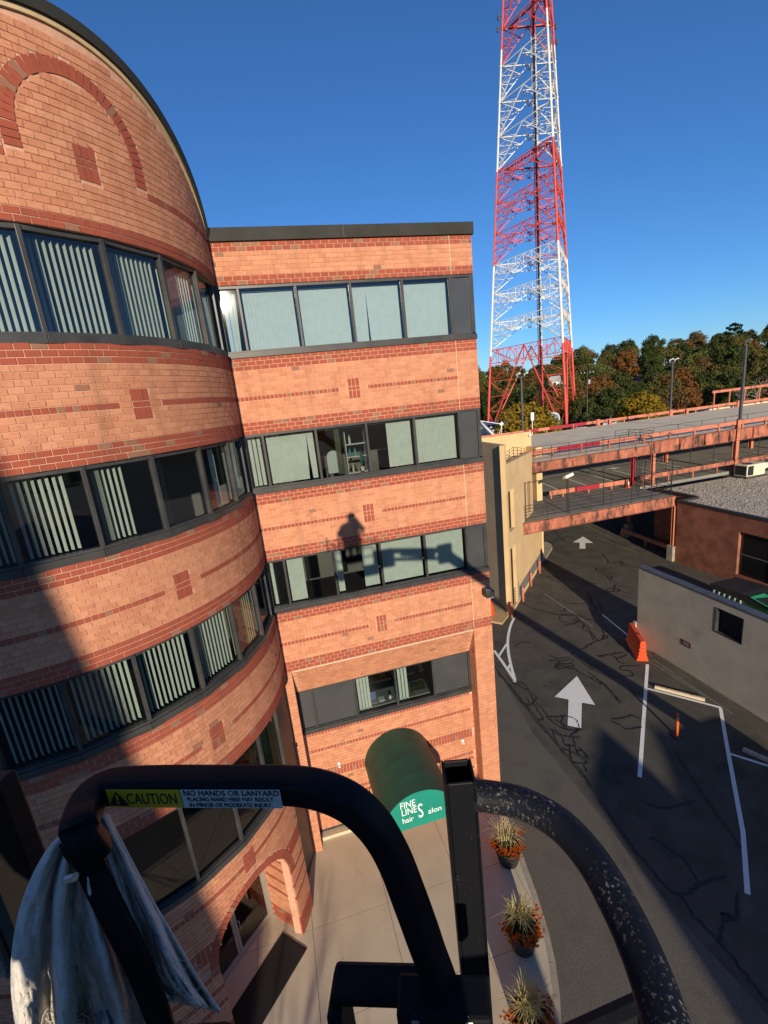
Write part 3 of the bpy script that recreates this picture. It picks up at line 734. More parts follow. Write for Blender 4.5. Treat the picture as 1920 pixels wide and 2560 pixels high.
def text(name,body,size,M_,mt,parent,ext=.001,sx=1.0,shear=0,space=1.0):
    cu=bpy.data.curves.new(name,'FONT'); cu.body=body; cu.size=size; cu.extrude=ext; cu.align_x='LEFT'; cu.align_y='BOTTOM_BASELINE' if False else 'TOP_BASELINE'
    cu.space_character=space; cu.resolution_u=3; cu.shear=shear
    o=bpy.data.objects.new(name,cu); COL.objects.link(o); bpy.context.view_layer.update()
    dg=bpy.context.evaluated_depsgraph_get(); me=bpy.data.meshes.new_from_object(o.evaluated_get(dg)); bpy.data.objects.remove(o)
    me.transform(M_@Matrix.Diagonal((sx,1,1,1))); me.materials.clear(); me.materials.append(mt)
    return link(name,me,parent)
WHITE=mat('white_paint',(.78,.78,.75),(.70,.70,.66),rough=.6,scale=8)
LET=mat('white_lettering',(.82,.85,.84),rough=.6)
def onfront(x,z): return Matrix(((1,0,0,x),(0,0,-1,yf-.014),(0,1,0,z),(0,0,0,1)))
text('lettering','FINE',.30,onfront(-3.97,2.95),LET,front,sx=.74)
text('lettering','LINE',.30,onfront(-3.95,2.72),LET,front,sx=.74)
text('lettering','S',.66,onfront(-3.49,2.50),LET,front,sx=.55)
text('lettering','hair',.25,onfront(-3.95,2.47),LET,front,sx=.85)
text('lettering','alon',.25,onfront(-3.20,2.53),LET,front,sx=.95)
t=thing('flood_light','black wall mounted flood light on the corner of the brick wing','wall lamp',(-.15,-.05,7.75))
m=MB(); p=ony(600+1495/2.44,1240+640/2.44,-.2)
m.box(-.30,-.02,-.34,-.06,7.62,7.84); m.build('housing',mat('lamp_black',(.02,.02,.022),(.035,.035,.035),rough=.5),t,bevel=.03)
m=MB(); m.box(-.26,-.06,-.344,-.12,7.606,7.63); m.build('lens',mat('lamp_lens',(.25,.26,.27),rough=.2),t)
m=MB(); m.box(-.2,-.1,-.06,0,7.68,7.8); m.build('bracket',FRAME,t)
m=MB(); m.box(-.27,-.05,-.3,-.1,7.84,7.86); m.build('heat_fin',mat('lamp_grey',(.16,.17,.18),rough=.5),t)
for px,py,lab in ((848.5,1915,'small white security camera on the brick wall left of the green awning'),(1158,1857,'small white dome camera on the brick wall right of the green awning')):
    p=ony(px,py,.42); t=thing('security_camera',lab,'camera',(p.x,.5,p.z))
    m=MB(); m.box(p.x-.045,p.x+.045,.44,.505,p.z,p.z+.1); m.build('mount',WHITE,t,bevel=.01)
    m=MB(); m.lathe([(0,-.06),(.03,-.052),(.05,-.02),(.052,.0),(0,.0)],14,(p.x,.4,p.z+.02)); m.build('dome',WHITE,t,smooth=True)
    m=MB(); m.lathe([(0,-.0),(.02,0),(.02,.012),(0,.012)],12,(p.x,.4,p.z-.05)); m.build('lens',FRAME,t)

# ================================================================== ground, lot, lane, plaza
ASPH=mat('old_asphalt',(.115,.105,.083),(.07,.064,.051),rough=.92,scale=.9,detail=9,lo=.3,hi=.7,c3=(.038,.035,.03),scale3=.35,lo3=.55,hi3=.8,bump=.5,bscale=90,spec=.25)
ASPH2=mat('lane_asphalt',(.175,.16,.126),(.10,.092,.074),rough=.92,scale=24,detail=9,lo=.3,hi=.7,c3=(.085,.078,.064),scale3=.8,lo3=.5,hi3=.85,bump=.6,bscale=110,spec=.25)
CONC=mat('plaza_concrete',(.62,.525,.365),(.52,.44,.31),rough=.9,scale=1.3,detail=8,lo=.3,hi=.7,c3=(.38,.32,.23),scale3=2.2,lo3=.6,hi3=.85,bump=.15,bscale=60,spec=.25)
CURB=mat('curb_stone',(.42,.36,.27),(.33,.28,.21),rough=.9,scale=4,detail=6)
GRND=mat('far_ground',(.07,.068,.055),(.05,.055,.035),rough=.95,scale=.03,detail=6)
TAR=mat('crack_sealer',(.012,.012,.013),(.02,.02,.02),rough=.45,scale=3,spec=.5)
LINEW=mat('road_paint',(.88,.86,.80),(.66,.64,.59),rough=.8,scale=9,detail=10,lo=.5,hi=.8)
LINEF=mat('faded_paint',(.24,.23,.2),(.12,.115,.1),rough=.9,scale=5,detail=8)
m=MB(); m.sheet([(4000*math.cos(2*math.pi*i/48),4000*math.sin(2*math.pi*i/48)) for i in range(48)],-.01); struct(m.build('ground',GRND))
m=MB(); m.sheet([(-60,-70),(75,-70),(75,60),(-60,60)],0.0); LOT=struct(register(m.build('parking_lot',ASPH)))
lp=[onz(*p,0) for p in ((1205,1600),(1240,1665),(1330,1830),(1440,1965),(1500,2040),(1700,2300),(1860,2470),(1920,2540))]
lp=[(p.x,p.y) for p in lp]
d=(lp[-1][0]-lp[-3][0],lp[-1][1]-lp[-3][1])
lane=lp+[(lp[-1][0]+d[0]*2,lp[-1][1]+d[1]*2),(-6,-16),(-30,-22),(-30,-9.5),(-8,-9.5),(-3.5,-7.6),(-1.4,-5),(-.6,-3),(-.1,-.3),(-.1,4),(1.5,11.6)]
m=MB(); m.sheet(lane,.004); LANE=struct(register(m.build('drive_lane',ASPH2)))
cpx=[onz(*p,PZ) for p in ((1256,2019),(1300,2118),(1342,2234),(1372,2330),(1389,2407),(1400,2490),(1403,2560))]
cp=[(-.02,.62)]+[(p.x,p.y) for p in cpx]; cp+=[(cp[-1][0]-.9,cp[-1][1]-1.3),(-4.6,-8.6),(-8,-9.6),(-14,-10),(-24,-10)]
plaza=cp+[(-24,.6)]
m=MB(); m.prism(plaza,-.02,PZ-.012); PLZ=struct(register(m.build('plaza',mat('joint_dirt',(.12,.1,.08),(.09,.075,.06),rough=.95))))
def cliprect(poly,x0,x1,y0,y1):
    def cl(P,f,g):
        o=[]
        for i in range(len(P)):
            a,b=P[i],P[(i+1)%len(P)]
            if f(a): o.append(a)
            if f(a)!=f(b): o.append(g(a,b))
        return o
    ix=lambda X:(lambda a,b:(X,a[1]+(b[1]-a[1])*(X-a[0])/(b[0]-a[0])))
    iy=lambda Y:(lambda a,b:(a[0]+(b[0]-a[0])*(Y-a[1])/(b[1]-a[1]),Y))
    P=list(poly)
    for f,g in ((lambda p:p[0]>=x0,ix(x0)),(lambda p:p[0]<=x1,ix(x1)),(lambda p:p[1]>=y0,iy(y0)),(lambda p:p[1]<=y1,iy(y1))):
        if not P: return []
        P=cl(P,f,g)
    return P
inner=[(p[0]-.16,p[1]+.0) for p in cp[:9]]+[(p[0],p[1]+.16) for p in cp[9:]]+[(-24,.6)]
xs=[-24,-21,-18,-15.5,-13,-10.5,-8.2,-6.75,-4.65,-2.55,-.9,.3]; ys=[-10.2,-8.3,-6.2,-4.2,-2.15,.6]
for i in range(len(xs)-1):
    for j in range(len(ys)-1):
        P=cliprect(inner,xs[i]+.006,xs[i+1]-.006,ys[j]+.006,ys[j+1]-.006)
        if len(P)>=3:
            m=MB(); m.prism(P,PZ-.05,PZ,random.random()); m.build('paving_slab',CONC,PLZ)
m=MB(); pts=[Vector((p[0],p[1],0)) for p in cp]
for a,b in zip(pts,pts[1:]):
    n=Vector((-(b-a).y,(b-a).x,0)).normalized()
    if n.x>0 and abs(n.x)>.3: n=-n
    if abs(n.x)<=.3 and n.y<0: n=-n
    m.prism([(a.x,a.y),(b.x,b.y),(b.x+n.x*.15,b.y+n.y*.15),(a.x+n.x*.15,a.y+n.y*.15)],-.02,PZ+.004)
m.build('kerb',CURB,PLZ)
# ---- painted markings
def ribbon(m,pts,wd,z):
    P=[Vector((p[0],p[1],z)) for p in pts]; V=[];F=[]
    for i in range(len(P)):
        t=(P[min(i+1,len(P)-1)]-P[max(i-1,0)]).normalized(); n=Vector((-t.y,t.x,0)); ww=wd[i] if hasattr(wd,'__len__') else wd
        V+=[P[i]-n*ww/2,P[i]+n*ww/2]
    for i in range(len(P)-1): F.append((2*i,2*i+2,2*i+3,2*i+1))
    m.add(V,F)
def line(a,b,wd=.1,mt=LINEW,z=.010,name='painted_line',par=LOT,n=1):
    m=MB(); A=onz(*a,0);B=onz(*b,0); ribbon(m,[(A.x+(B.x-A.x)*i/n,A.y+(B.y-A.y)*i/n) for i in range(n+1)],wd,z); return m.build(name,mt,par)
CZ=lambda x,y:(1560+x/4.608,1620+y/4.608)
line(CZ(270,190),CZ(180,1490),.135); line(CZ(262,468),CZ(1115,690),.12,z=.014); line(CZ(1110,690),CZ(1190,1150),.12,z=.010); line(CZ(1190,1150),CZ(1370,2120),.125,z=.010); line(CZ(1370,2120),(1869,2236),.125)
line(CZ(1215,1220),CZ(1659,1360),.11,z=.014)
AR=[(463,1037),(588,920),(690,1083),(616,1070),(612,1213),(536,1198),(541,1052)]
m=MB(); m.sheet([tuple(onz(1180+x/2.242,1280+y/2.242,0).xy) for x,y in AR],.014); m.build('painted_arrow',LINEW,LOT)
AR=[(565,170),(622,138),(680,174),(635,174),(636,206),(603,206),(603,172)]
m=MB(); m.sheet([tuple(onz(1180+x/2.242,1280+y/2.242,0).xy) for x,y in AR],.010); m.build('painted_arrow',LINEW,LOT)
G1=lambda x,y:(1220+x/3.95,1300+y/3.95)
gp=lambda P:[tuple(onz(*G1(*p),0).xy) for p in P]
m=MB(); ribbon(m,[tuple(p.xy) for p in smoothpath([Vector((*q,0)) for q in gp([(258,968),(225,1040),(203,1130),(195,1220),(205,1330),(235,1470),(265,1580),(258,1600)])],5)],.14,.010); m.build('painted_island_line',LINEW,LOT)
m=MB(); ribbon(m,gp([(60,1290),(140,1400),(215,1510),(270,1590)]),.14,.014); m.build('painted_island_line',LINEW,LOT)
m=MB(); ribbon(m,gp([(185,1225),(105,1350)]),.12,.018); m.build('painted_island_line',LINEW,LOT)
m=MB(); ribbon(m,gp([(225,1420),(195,1470)]),.12,.018); m.build('painted_island_line',LINEW,LOT)
line(G1(560,730),G1(1040,1055),.09,LINEF,.008,'faded_line'); line(G1(1080,175),G1(1480,325),.09,LINEF,.008,'faded_line'); line(G1(1130,935),G1(1420,1170),.08,LINEW,.008,'faded_line')
line(CZ(290,150),CZ(1000,600),.05,LINEF,.008,'faded_line'); line(CZ(330,130),CZ(1250,760),.05,LINEF,.008,'faded_line')
for a,b in (((940,40),(1290,215)),((1090,25),(1200,120)),((1150,20),(1330,160))): line(G1(*a),G1(*b),.1,LINEF,.008,'faded_line')
# ---- crack sealer lines
def tarline(P,wd=.05,z=.016,jit=.035):
    pts=[onz(*p,0) for p in P]; pts=smoothpath(pts,6); m=MB(); ww=[]
    for i,p in enumerate(pts):
        p.x+=random.gauss(0,jit*.5); p.y+=random.gauss(0,jit*.5); ww.append(wd*random.uniform(.6,1.35))
    ribbon(m,[tuple(p.xy) for p in pts],ww,z+random.uniform(0,.003)); m.build('crack_seal',TAR,LOT)
T1=[[(650,100),(700,160),(720,190)],[(620,225),(660,205),(720,190),(800,155)],[(720,190),(760,210),(790,215)],[(660,215),(700,175),(750,200),(690,215)],[(550,180),(610,215),(640,250)],
[(1140,345),(1165,380),(1190,405),(1185,430),(1240,425),(1310,410),(1350,440),(1420,462),(1490,465)],[(1310,410),(1330,450),(1400,466)],[(1065,475),(1075,500),(1130,525),(1175,550),(1180,570),(1220,595),(1300,625)],[(1180,570),(1230,560),(1200,600)],
[(1160,740),(1200,710),(1280,710),(1300,690),(1240,680),(1180,690),(1200,715)],[(1240,650),(1260,680),(1300,700),(1440,738)],[(1260,640),(1245,690),(1230,715)],
[(580,560),(620,590),(720,620)],[(600,565),(760,560),(870,600),(980,615),(1060,635)],[(960,615),(1040,668)],[(640,545),(760,590),(900,605)],
[(755,805),(770,822),(900,825),(990,815),(1010,765),(1030,790),(1010,830),(1060,880),(1070,920),(1120,955)],[(980,720),(1010,790),(1060,850),(1090,880),(1105,820),(1120,900)],
[(330,810),(420,870),(560,900),(700,935),(820,930),(900,950),(1000,985),(1100,1000),(1130,985)],[(360,830),(480,885),(600,920),(720,945),(850,945),(960,970),(1060,1000)],[(700,905),(750,900),(765,875)],
[(710,960),(715,995),(780,1015),(860,1020),(890,1000),(850,985),(860,1010)],[(745,1050),(800,1035),(870,1030)],[(880,960),(910,1010),(940,1010),(950,1040),(940,1080),(1000,1110),(1050,1190)],[(950,1040),(1020,1110),(1080,1190)],
[(820,1330),(880,1290),(950,1270),(1000,1235),(1080,1200),(1180,1165),(1160,1140),(1130,1170),(1150,1120),(1120,1080)],[(260,1255),(340,1210),(430,1215)],
[(590,1335),(640,1355),(700,1370),(790,1360),(850,1390)],[(610,1400),(650,1390),(720,1400),(800,1380)],[(660,1460),(690,1420),(780,1425),(840,1410)],[(660,1470),(720,1440),(800,1450),(850,1440)],[(680,1480),(760,1465),(840,1470)],[(650,1360),(700,1390),(690,1440),(660,1450)],
[(830,1340),(900,1380),(960,1430),(1050,1490),(1150,1530),(1250,1545)],[(950,1350),(1000,1400),(1040,1470)],[(1070,1345),(1200,1335),(1330,1310)],[(1220,1335),(1270,1370),(1300,1410),(1350,1420)],[(1100,1355),(1150,1350)],[(1270,1370),(1340,1350),(1380,1330)],
[(1520,1440),(1350,1445),(1310,1460),(1330,1490),(1400,1490),(1435,1520),(1420,1545),(1260,1550)],[(980,360),(1040,352)]]
for P in T1: tarline([G1(*p) for p in P],.048)
U=lambda x,y:(1200+x/3.77,1640+y/3.77)
T2=[[(140,100),(200,200),(300,310),(400,440),(520,600),(640,740),(760,880),(880,1030),(990,1160),(1060,1250)],[(150,110),(250,240),(340,340),(450,480),(560,620),(680,770),(800,910),(930,1060),(1040,1200)],[(160,140),(230,230),(350,390),(470,530)],
[(330,230),(430,280),(480,360),(520,430),(600,510),(660,600),(760,680),(860,700),(970,690)],[(340,260),(420,310),(470,330)],[(640,575),(720,580),(800,570),(900,600),(940,690)],[(700,600),(780,650),(840,670)],[(790,570),(770,640),(820,690)],
[(660,690),(740,740),(860,770),(950,775)],[(690,700),(700,760),(720,800)],[(700,700),(780,770),(800,840),(870,850),(900,840),(880,780),(870,740),(960,690)],[(850,850),(850,920),(870,980)],[(390,390),(400,430),(460,470),(470,520)],[(500,430),(560,540),(600,600),(560,610)],[(480,470),(530,400),(500,360)],[(240,170),(260,200),(340,290)],
[(900,870),(920,920),(1000,970)],[(930,860),(1000,930),(1020,980)],[(910,900),(960,900),(1010,960)],[(780,870),(900,930),(1010,1000)],[(870,1010),(960,1020),(1020,1010)],[(980,1040),(1010,1100)],[(600,280),(640,290)],[(320,330),(350,400),(420,450)],[(430,400),(470,450),(440,490)],
[(1240,600),(1380,580),(1430,565),(1520,600)],[(1240,620),(1330,660),(1380,695),(1530,675)],[(1170,260),(1250,370),(1330,460)],[(1100,210),(1200,290),(1330,440)],[(1020,150),(1160,270)],[(880,120),(1000,190),(1150,270)],[(860,60),(930,150),(1060,210)]]
for P in T2: tarline([U(*p) for p in P],.045)
X5=lambda x,y:(1500+x/3.95,2000+y/3.95)
T3=[[(0,20),(180,260),(480,660),(720,930)],[(720,930),(850,920),(990,830),(1090,790),(1250,750)],[(990,830),(820,580),(600,420),(500,370)],[(780,930),(980,1200),(1190,1410),(1400,1680),(1659,2010)],[(1190,1390),(1210,1200),(1340,1160),(1350,920)],[(1210,1200),(1205,1110),(1300,1170)]]
for P in T3: tarline([X5(*p) for p in P],.065,jit=.05)
for P in ([(1690,1880),(1760,1990),(1850,2120)],[(1600,2000),(1660,2020),(1740,2000)]): tarline(P,.06)

# ================================================================== plaza things
t0=[onz(*p,PZ) for p in ((707,2332),(765,2370),(662,2552))]
a=(t0[1]-t0[0]); b=(t0[2]-t0[1]); c0=t0[0]+a/2+b/2
a=a.normalized(); bl=2.05; b=Vector((a.y,-a.x,0)); c0=t0[0]+a*.42+b*(bl/2)
m=MB(); m.obox(c0+Vector((0,0,.008)),a*.42,b*(bl/2),Vector((0,0,.008))); m.obox(c0+Vector((0,0,.018)),a*.38,b*(bl/2-.04),Vector((0,0,.002)))
tag(pivot(m.build('door_mat',mat('rubber_mat',(.012,.011,.010),(.02,.018,.015),rough=.9,scale=60),bevel=.004),c0),'long black rubber door mat in front of the arched entrance','mat')
POT=mat('pot_black',(.018,.018,.02),(.03,.03,.03),rough=.55,scale=8)
MUM=leafmat('orange_mum',(.55,.13,.02),(.36,.06,.012),.15); GRS=leafmat('dry_grass',(.62,.53,.32),(.45,.40,.18),.3); LEAF=leafmat('mum_leaf',(.03,.055,.018),(.05,.085,.028),.2)
def planter(px,py,label,green):
    p0=onz(px,py,PZ); t=thing('flower_planter',label,'planter',(p0.x,p0.y,PZ)); p=Vector((0,0,0)); n0=len(bpy.data.objects); kids=[]
    m=MB(); m.lathe([(0,0),(.16,0),(.2,.22),(.215,.32),(.225,.33),(.225,.35),(.2,.35),(.19,.31),(0,.3)],24,p); kids.append(m.build('pot',POT,None,smooth=True))
    m=MB()
    for i in range(900):
        th=random.uniform(0,6.28); ph=random.random(); rr=.24*math.sqrt(random.random())
        q=p+Vector((rr*math.cos(th),rr*math.sin(th),.36+.13*math.sqrt(max(0,1-(rr/.25)**2))*random.uniform(.6,1.05)))
        e=Vector((random.gauss(0,1),random.gauss(0,1),random.gauss(0,.5))).normalized()*.022; g=e.cross(Vector((random.gauss(0,1),random.gauss(0,1),1))).normalized()*.014
        m.add([q-e,q+g,q+e,q-g],[(0,1,2,3)],random.random())
    kids.append(m.build('foliage',LEAF))
    m=MB()
    for i in range(300):
        cl=random.choice(((-.17,-.13),(.15,-.14),(-.02,-.22),(-.23,.03),(.23,.05),(.05,-.2)))
        q=p+Vector((cl[0]+random.gauss(0,.05),cl[1]+random.gauss(0,.045),.46+random.uniform(-.06,.05)))
        for k in range(6):
            a_=k*1.047+random.random(); e=Vector((math.cos(a_),math.sin(a_),.35))*.018; g=Vector((-e.y,e.x,0))*.5
            m.add([q,q+e*.6+g,q+e,q+e*.6-g],[(0,1,2,3)],random.random())
    kids.append(m.build('flowers',MUM))
    m=MB()
    for i in range(210):
        th=random.uniform(0,6.28); L=random.uniform(.33,.58); lean=random.uniform(.12,.7)
        b=p+Vector((random.gauss(0,.05),.06+random.gauss(0,.05),.36)); dr=Vector((math.cos(th),math.sin(th),0))
        P=[b+dr*(lean*L*(u**1.8))+Vector((0,0,L*(u-.45*lean*2*u**3))) for u in (0,.25,.5,.75,1)]
        sd=Vector((-dr.y,dr.x,0)); V=[];wv=(.005,.006,.0055,.004,.0008)
        for q,w_ in zip(P,wv): V+=[q-sd*w_,q+sd*w_]
        m.add(V,[(2*k,2*k+1,2*k+3,2*k+2) for k in range(4)],random.random()*.6+(.4 if green else 0))
    kids.append(m.build('ornamental_grass',GRS))
    for o in kids: o.parent=t
    t.scale=(1.75,1.75,1.6)
planter(1271,2150,'black pot of orange mums and dry straw grass nearest the green awning',False)
planter(1308,2362,'black pot of orange mums and greenish grass in the middle of the kerb row',True)
planter(1328,2590,'black pot of orange mums and green grass farthest from the awning along the kerb',True)

# ================================================================== lot things
def bollard(name,label,x,y,h,r,mt,cat='bollard',group=None,base=None):
    t=thing(name,label,cat,(x,y,0),group)
    m=MB(); m.lathe([(0,0),(r,0),(r,h-r*.5),(r*.8,h-r*.12),(0,h)],16,(x,y,0)); m.build('post',mt,t,smooth=True)
    if base: m=MB(); m.lathe([(0,0),(base,0),(base*.9,.05),(r,.07),(0,.07)],20,(x,y,0)); m.build('base',POT,t)
    return t
p=onz(1692,1842,0)
ORANGE=mat('safety_orange',(.85,.17,.03),(.72,.14,.03),rough=.5,scale=5)
t=bollard('delineator_post','orange plastic delineator post standing in the marked parking stall',p.x,p.y,1.05,.05,ORANGE,base=.2)
m=MB(); m.lathe([(.0515,.78),(.0515,.88)],16,(p.x,p.y,0)); m.build('reflective_band',mat('band_pale',(.7,.45,.3),rough=.4),t)
PINK=mat('salmon_paint',(.52,.19,.13),(.42,.15,.1),rough=.75,scale=4,c3=(.3,.12,.08),scale3=3)
for (x,y),lab in zip(((6.64,11.13),(8.38,12.76),(10.11,14.61),(11.85,16.28)),('at the corner of the tan stair tower','beside the barred stair tower doorway','midway along the tan stair tower wall','at the far end of the tan stair tower wall')):
    bollard('salmon_bollard','faded salmon steel bollard '+lab,x+.05,y-.05,1.0,.085,PINK)
STOPC=mat('wheel_stop_concrete',(.62,.50,.34),(.52,.42,.29),rough=.9,scale=6)
def stop(A,B,label):
    a=onz(*A,0);b=onz(*B,0); d=(b-a).normalized(); b=a+d*1.83; n=Vector((-d.y,d.x,0)); 
    if n.y<0: n=-n
    t=thing('wheel_stop',label,'wheel stop',((a+b)/2))
    m=MB(); m.sweep([a,b],[(-.0,0),(.15,0),(.135,.12),(.015,.12)] if d.cross(Vector((0,0,1))).dot(n)>0 else [(0,0),(0.015,.12),(.135,.12),(.15,0)][::1] and [(-.15,0),(0,0),(-.015,.12),(-.135,.12)],(0,0,1)); m.build('block',STOPC,t,bevel=.012)
    for u in (.25,.75):
        m=MB(); q=a+(b-a)*u+n*.075+Vector((0,0,.121)); m.lathe([(0,.0),(.02,0),(.02,.006),(0,.008)],8,q); m.build('pin',FRAME,t)
stop(CZ(350,470),CZ(905,615),'pale concrete wheel stop at the head of the stall with the orange post')
stop(CZ(1360,1192),CZ(1659,1325),'pale concrete wheel stop by the white line next to the grey wall')
BARR=mat('orange_plastic',(.80,.085,.02),(.68,.07,.018),rough=.42,scale=3,spec=.4)
def barrier(p,d,label,L=1.9):
    d=Vector(d).normalized(); n=Vector((-d.y,d.x,0)); p=Vector(p); t=thing('water_barrier',label,'barrier',p)
    prof=[(.26,0),(.26,.10),(.19,.16),(.22,.24),(.16,.33),(.19,.42),(.14,.52),(.17,.62),(.125,.72),(.145,.82),(.12,.95),(.10,1.05)]
    pr=[(a,z) for a,z in prof]+[(-a,z) for a,z in prof[::-1]]
    V=[];F=[];k=len(pr)
    for s in (-L/2,L/2):
        for a,z in pr: V.append(p+d*s+n*a+Vector((0,0,z)))
    for i in range(k): F.append((i,(i+1)%k,k+(i+1)%k,k+i))
    F.append(tuple(range(k-1,-1,-1)));F.append(tuple(range(k,2*k)))
    m=MB(); m.add(V,F); b=m.build('shell',BARR,t,bevel=.015)
    for z in (.2,.38,.56,.76): m=MB(); m.obox(p-d*(L/2+.01)+Vector((0,0,z)),d*.02,n*.09,Vector((0,0,.03))); m.build('end_lug',BARR,t,bevel=.01)
    m=MB(); m.lathe([(.07,1.05),(.07,1.075),(.05,1.075),(.05,1.055),(0,1.055)],14,p-d*.2); m.build('fill_cap',FRAME,t)
barrier((10.45,5.35,0),(.45,.9,0),'orange plastic water barrier at the end of the grey stucco wall')
pb=onz(1232,1545,0); barrier((pb.x-.35,pb.y+.2,0),(0.9,.45,0),'orange plastic water barrier behind the corner of the brick wing',1.2)

# ---- grey stucco screen wall
STUC=mat('grey_stucco',(.42,.375,.305),(.345,.308,.25),rough=.95,scale=1.1,detail=8,lo=.3,hi=.7,c3=(.26,.232,.19),scale3=.9,lo3=.55,hi3=.8,bump=.4,bscale=45,spec=.2)
t=thing('stucco_wall','grey stucco screen wall with dark square opening and small plaque','wall',(11.1,-2,0))
m=MB(); X0,X1=10.97,11.27; Y0,Y1=-9.0,5.91; H=4.2; oy0,oy1,oz0,oz1=.6,1.77,2.78,3.89
m.box(X0,X1,Y0,oy0,-.02,H); m.box(X0,X1,oy1,Y1,-.02,H); m.box(X0,X1,oy0,oy1,-.02,oz0); m.box(X0,X1,oy0,oy1,oz1,H); m.build('wall_panel',STUC,t)
m=MB(); m.box(X0-.03,X1+.05,Y0,Y1+.03,H,H+.09); m.build('cap',mat('cap_metal',(.1,.105,.11),(.07,.073,.08),rough=.5,scale=2),t)
m=MB(); m.box(X1-.08,X1-.02,oy0,oy1,oz0,oz1); m.build('shade_panel',mat('shade_black',(.012,.012,.013),rough=.6),t)  # black panel paints the shade seen through the opening
m=MB(); m.box(X0-.02,X0+.2,oy0-.001,oy0+.03,oz0,oz1);m.box(X0-.02,X0+.2,oy1-.03,oy1+.001,oz0,oz1);m.box(X0-.02,X0+.2,oy0,oy1,oz0,oz0+.03); m.build('opening_frame',FRAME,t)
m=MB(); m.box(X0-.015,X0,2.81,3.3,1.36,1.64); m.build('plaque',mat('plaque_maroon',(.09,.03,.035),(.07,.025,.03),rough=.5),t)
m=MB()
for z_ in (1.56,1.5,1.44): m.box(X0-.018,X0-.015,2.88+random.uniform(0,.05),3.23-random.uniform(0,.05),z_-.012,z_+.012)
m.build('plaque_lettering',mat('plaque_text',(.35,.28,.26),rough=.6),t)
m=MB(); m.box(X0-.05,X0,Y0,4.7,-.02,.12); m.build('base_coat',mat('base_dirt',(.19,.165,.13),(.12,.105,.085),rough=.95,scale=7,detail=8),t)
m=MB(); m.box(X0-.1,X0+.05,5.93,6.08,0,1.2); m.build('guard_post',STUC,t)

# ---- red brick building with gravel roof
def brickmat(name,c1,c2,mo,sc=1.0):
    m,t,N,L=newmat(name); out=N.new('ShaderNodeOutputMaterial'); b=N.new('ShaderNodeBsdfPrincipled'); b.inputs['Roughness'].default_value=.9; b.inputs['Specular IOR Level'].default_value=.2
    g=N.new('ShaderNodeNewGeometry'); sp=N.new('ShaderNodeSeparateXYZ'); L.new(g.outputs['Position'],sp.inputs[0]); ad=N.new('ShaderNodeMath'); L.new(sp.outputs[0],ad.inputs[0]); L.new(sp.outputs[1],ad.inputs[1])
    cb=N.new('ShaderNodeCombineXYZ'); L.new(ad.outputs[0],cb.inputs[0]); L.new(sp.outputs[2],cb.inputs[1])
    br=N.new('ShaderNodeTexBrick'); br.inputs['Color1'].default_value=(*c1,1); br.inputs['Color2'].default_value=(*c2,1); br.inputs['Mortar'].default_value=(*mo,1); br.inputs['Scale'].default_value=1; br.inputs['Brick Width'].default_value=.2*sc; br.inputs['Row Height'].default_value=.0677*sc; br.inputs['Mortar Size'].default_value=.006; br.inputs['Bias'].default_value=-.1
    L.new(cb.outputs[0],br.inputs['Vector'])
    n=N.new('ShaderNodeTexNoise'); n.inputs['Scale'].default_value=1.3; n.inputs['Detail'].default_value=8; L.new(g.outputs['Position'],n.inputs['Vector'])
    mr=N.new('ShaderNodeMapRange'); mr.inputs[1].default_value=.3; mr.inputs[2].default_value=.75; mr.inputs[3].default_value=.65; mr.inputs[4].default_value=1.35; L.new(n.outputs[0],mr.inputs[0])
    mx=N.new('ShaderNodeVectorMath'); mx.operation='SCALE'; L.new(br.outputs[0],mx.inputs[0]); L.new(mr.outputs[0],mx.inputs['Scale']); L.new(mx.outputs[0],b.inputs['Base Color']); L.new(b.outputs[0],out.inputs[0])
    bp=N.new('ShaderNodeBump'); bp.inputs['Strength'].default_value=.6; bp.inputs['Distance'].default_value=.01; L.new(br.outputs['Fac'],bp.inputs['Height']); bp.invert=True; L.new(bp.outputs[0],b.inputs['Normal'])
    return m
RB=brickmat('old_red_brick',(.30,.095,.06),(.22,.07,.045),(.36,.24,.17))
def gravelmat():
    m,t,N,L=newmat('gravel'); out=N.new('ShaderNodeOutputMaterial'); b=N.new('ShaderNodeBsdfPrincipled'); b.inputs['Roughness'].default_value=.95
    g=N.new('ShaderNodeNewGeometry'); v=N.new('ShaderNodeTexVoronoi'); v.inputs['Scale'].default_value=9; L.new(g.outputs['Position'],v.inputs['Vector'])
    r=N.new('ShaderNodeValToRGB'); r.color_ramp.elements[0].color=(.22,.19,.14,1); r.color_ramp.elements[1].color=(.75,.64,.48,1); L.new(v.outputs['Color'],r.inputs[0]); L.new(r.outputs[0],b.inputs['Base Color'])
    bp=N.new('ShaderNodeBump'); bp.inputs['Distance'].default_value=.06; bp.inputs['Strength'].default_value=1; bp.invert=True; L.new(v.outputs['Distance'],bp.inputs['Height']); L.new(bp.outputs[0],b.inputs['Normal']); L.new(b.outputs[0],out.inputs[0]); return m
GRAV=gravelmat()
t=thing('brick_building','low red brick building with gravel roof beside the parking garage','building',(33,2,0))
m=MB(); dy0,dy1,dz0,dz1=5.4,9.08,.6,3.45
m.box(21.3,21.6,-15,dy0,-.02,4.45); m.box(21.3,21.6,dy1,13.6,-.02,4.45); m.box(21.3,21.6,dy0,dy1,dz1,4.45); m.box(21.3,21.6,dy0,dy1,-.02,dz0)
m.box(21.3,45,-15.3,-15,-.02,4.45); m.box(21.6,23.2,13.3,13.6,-.02,4.45); m.box(22.95,23.2,13.6,17.2,-.02,4.45); m.box(44.7,45,-15,17.2,-.02,4.45); m.box(23.2,44.7,17,17.25,-.02,4.45)
m.build('wall',RB,t)
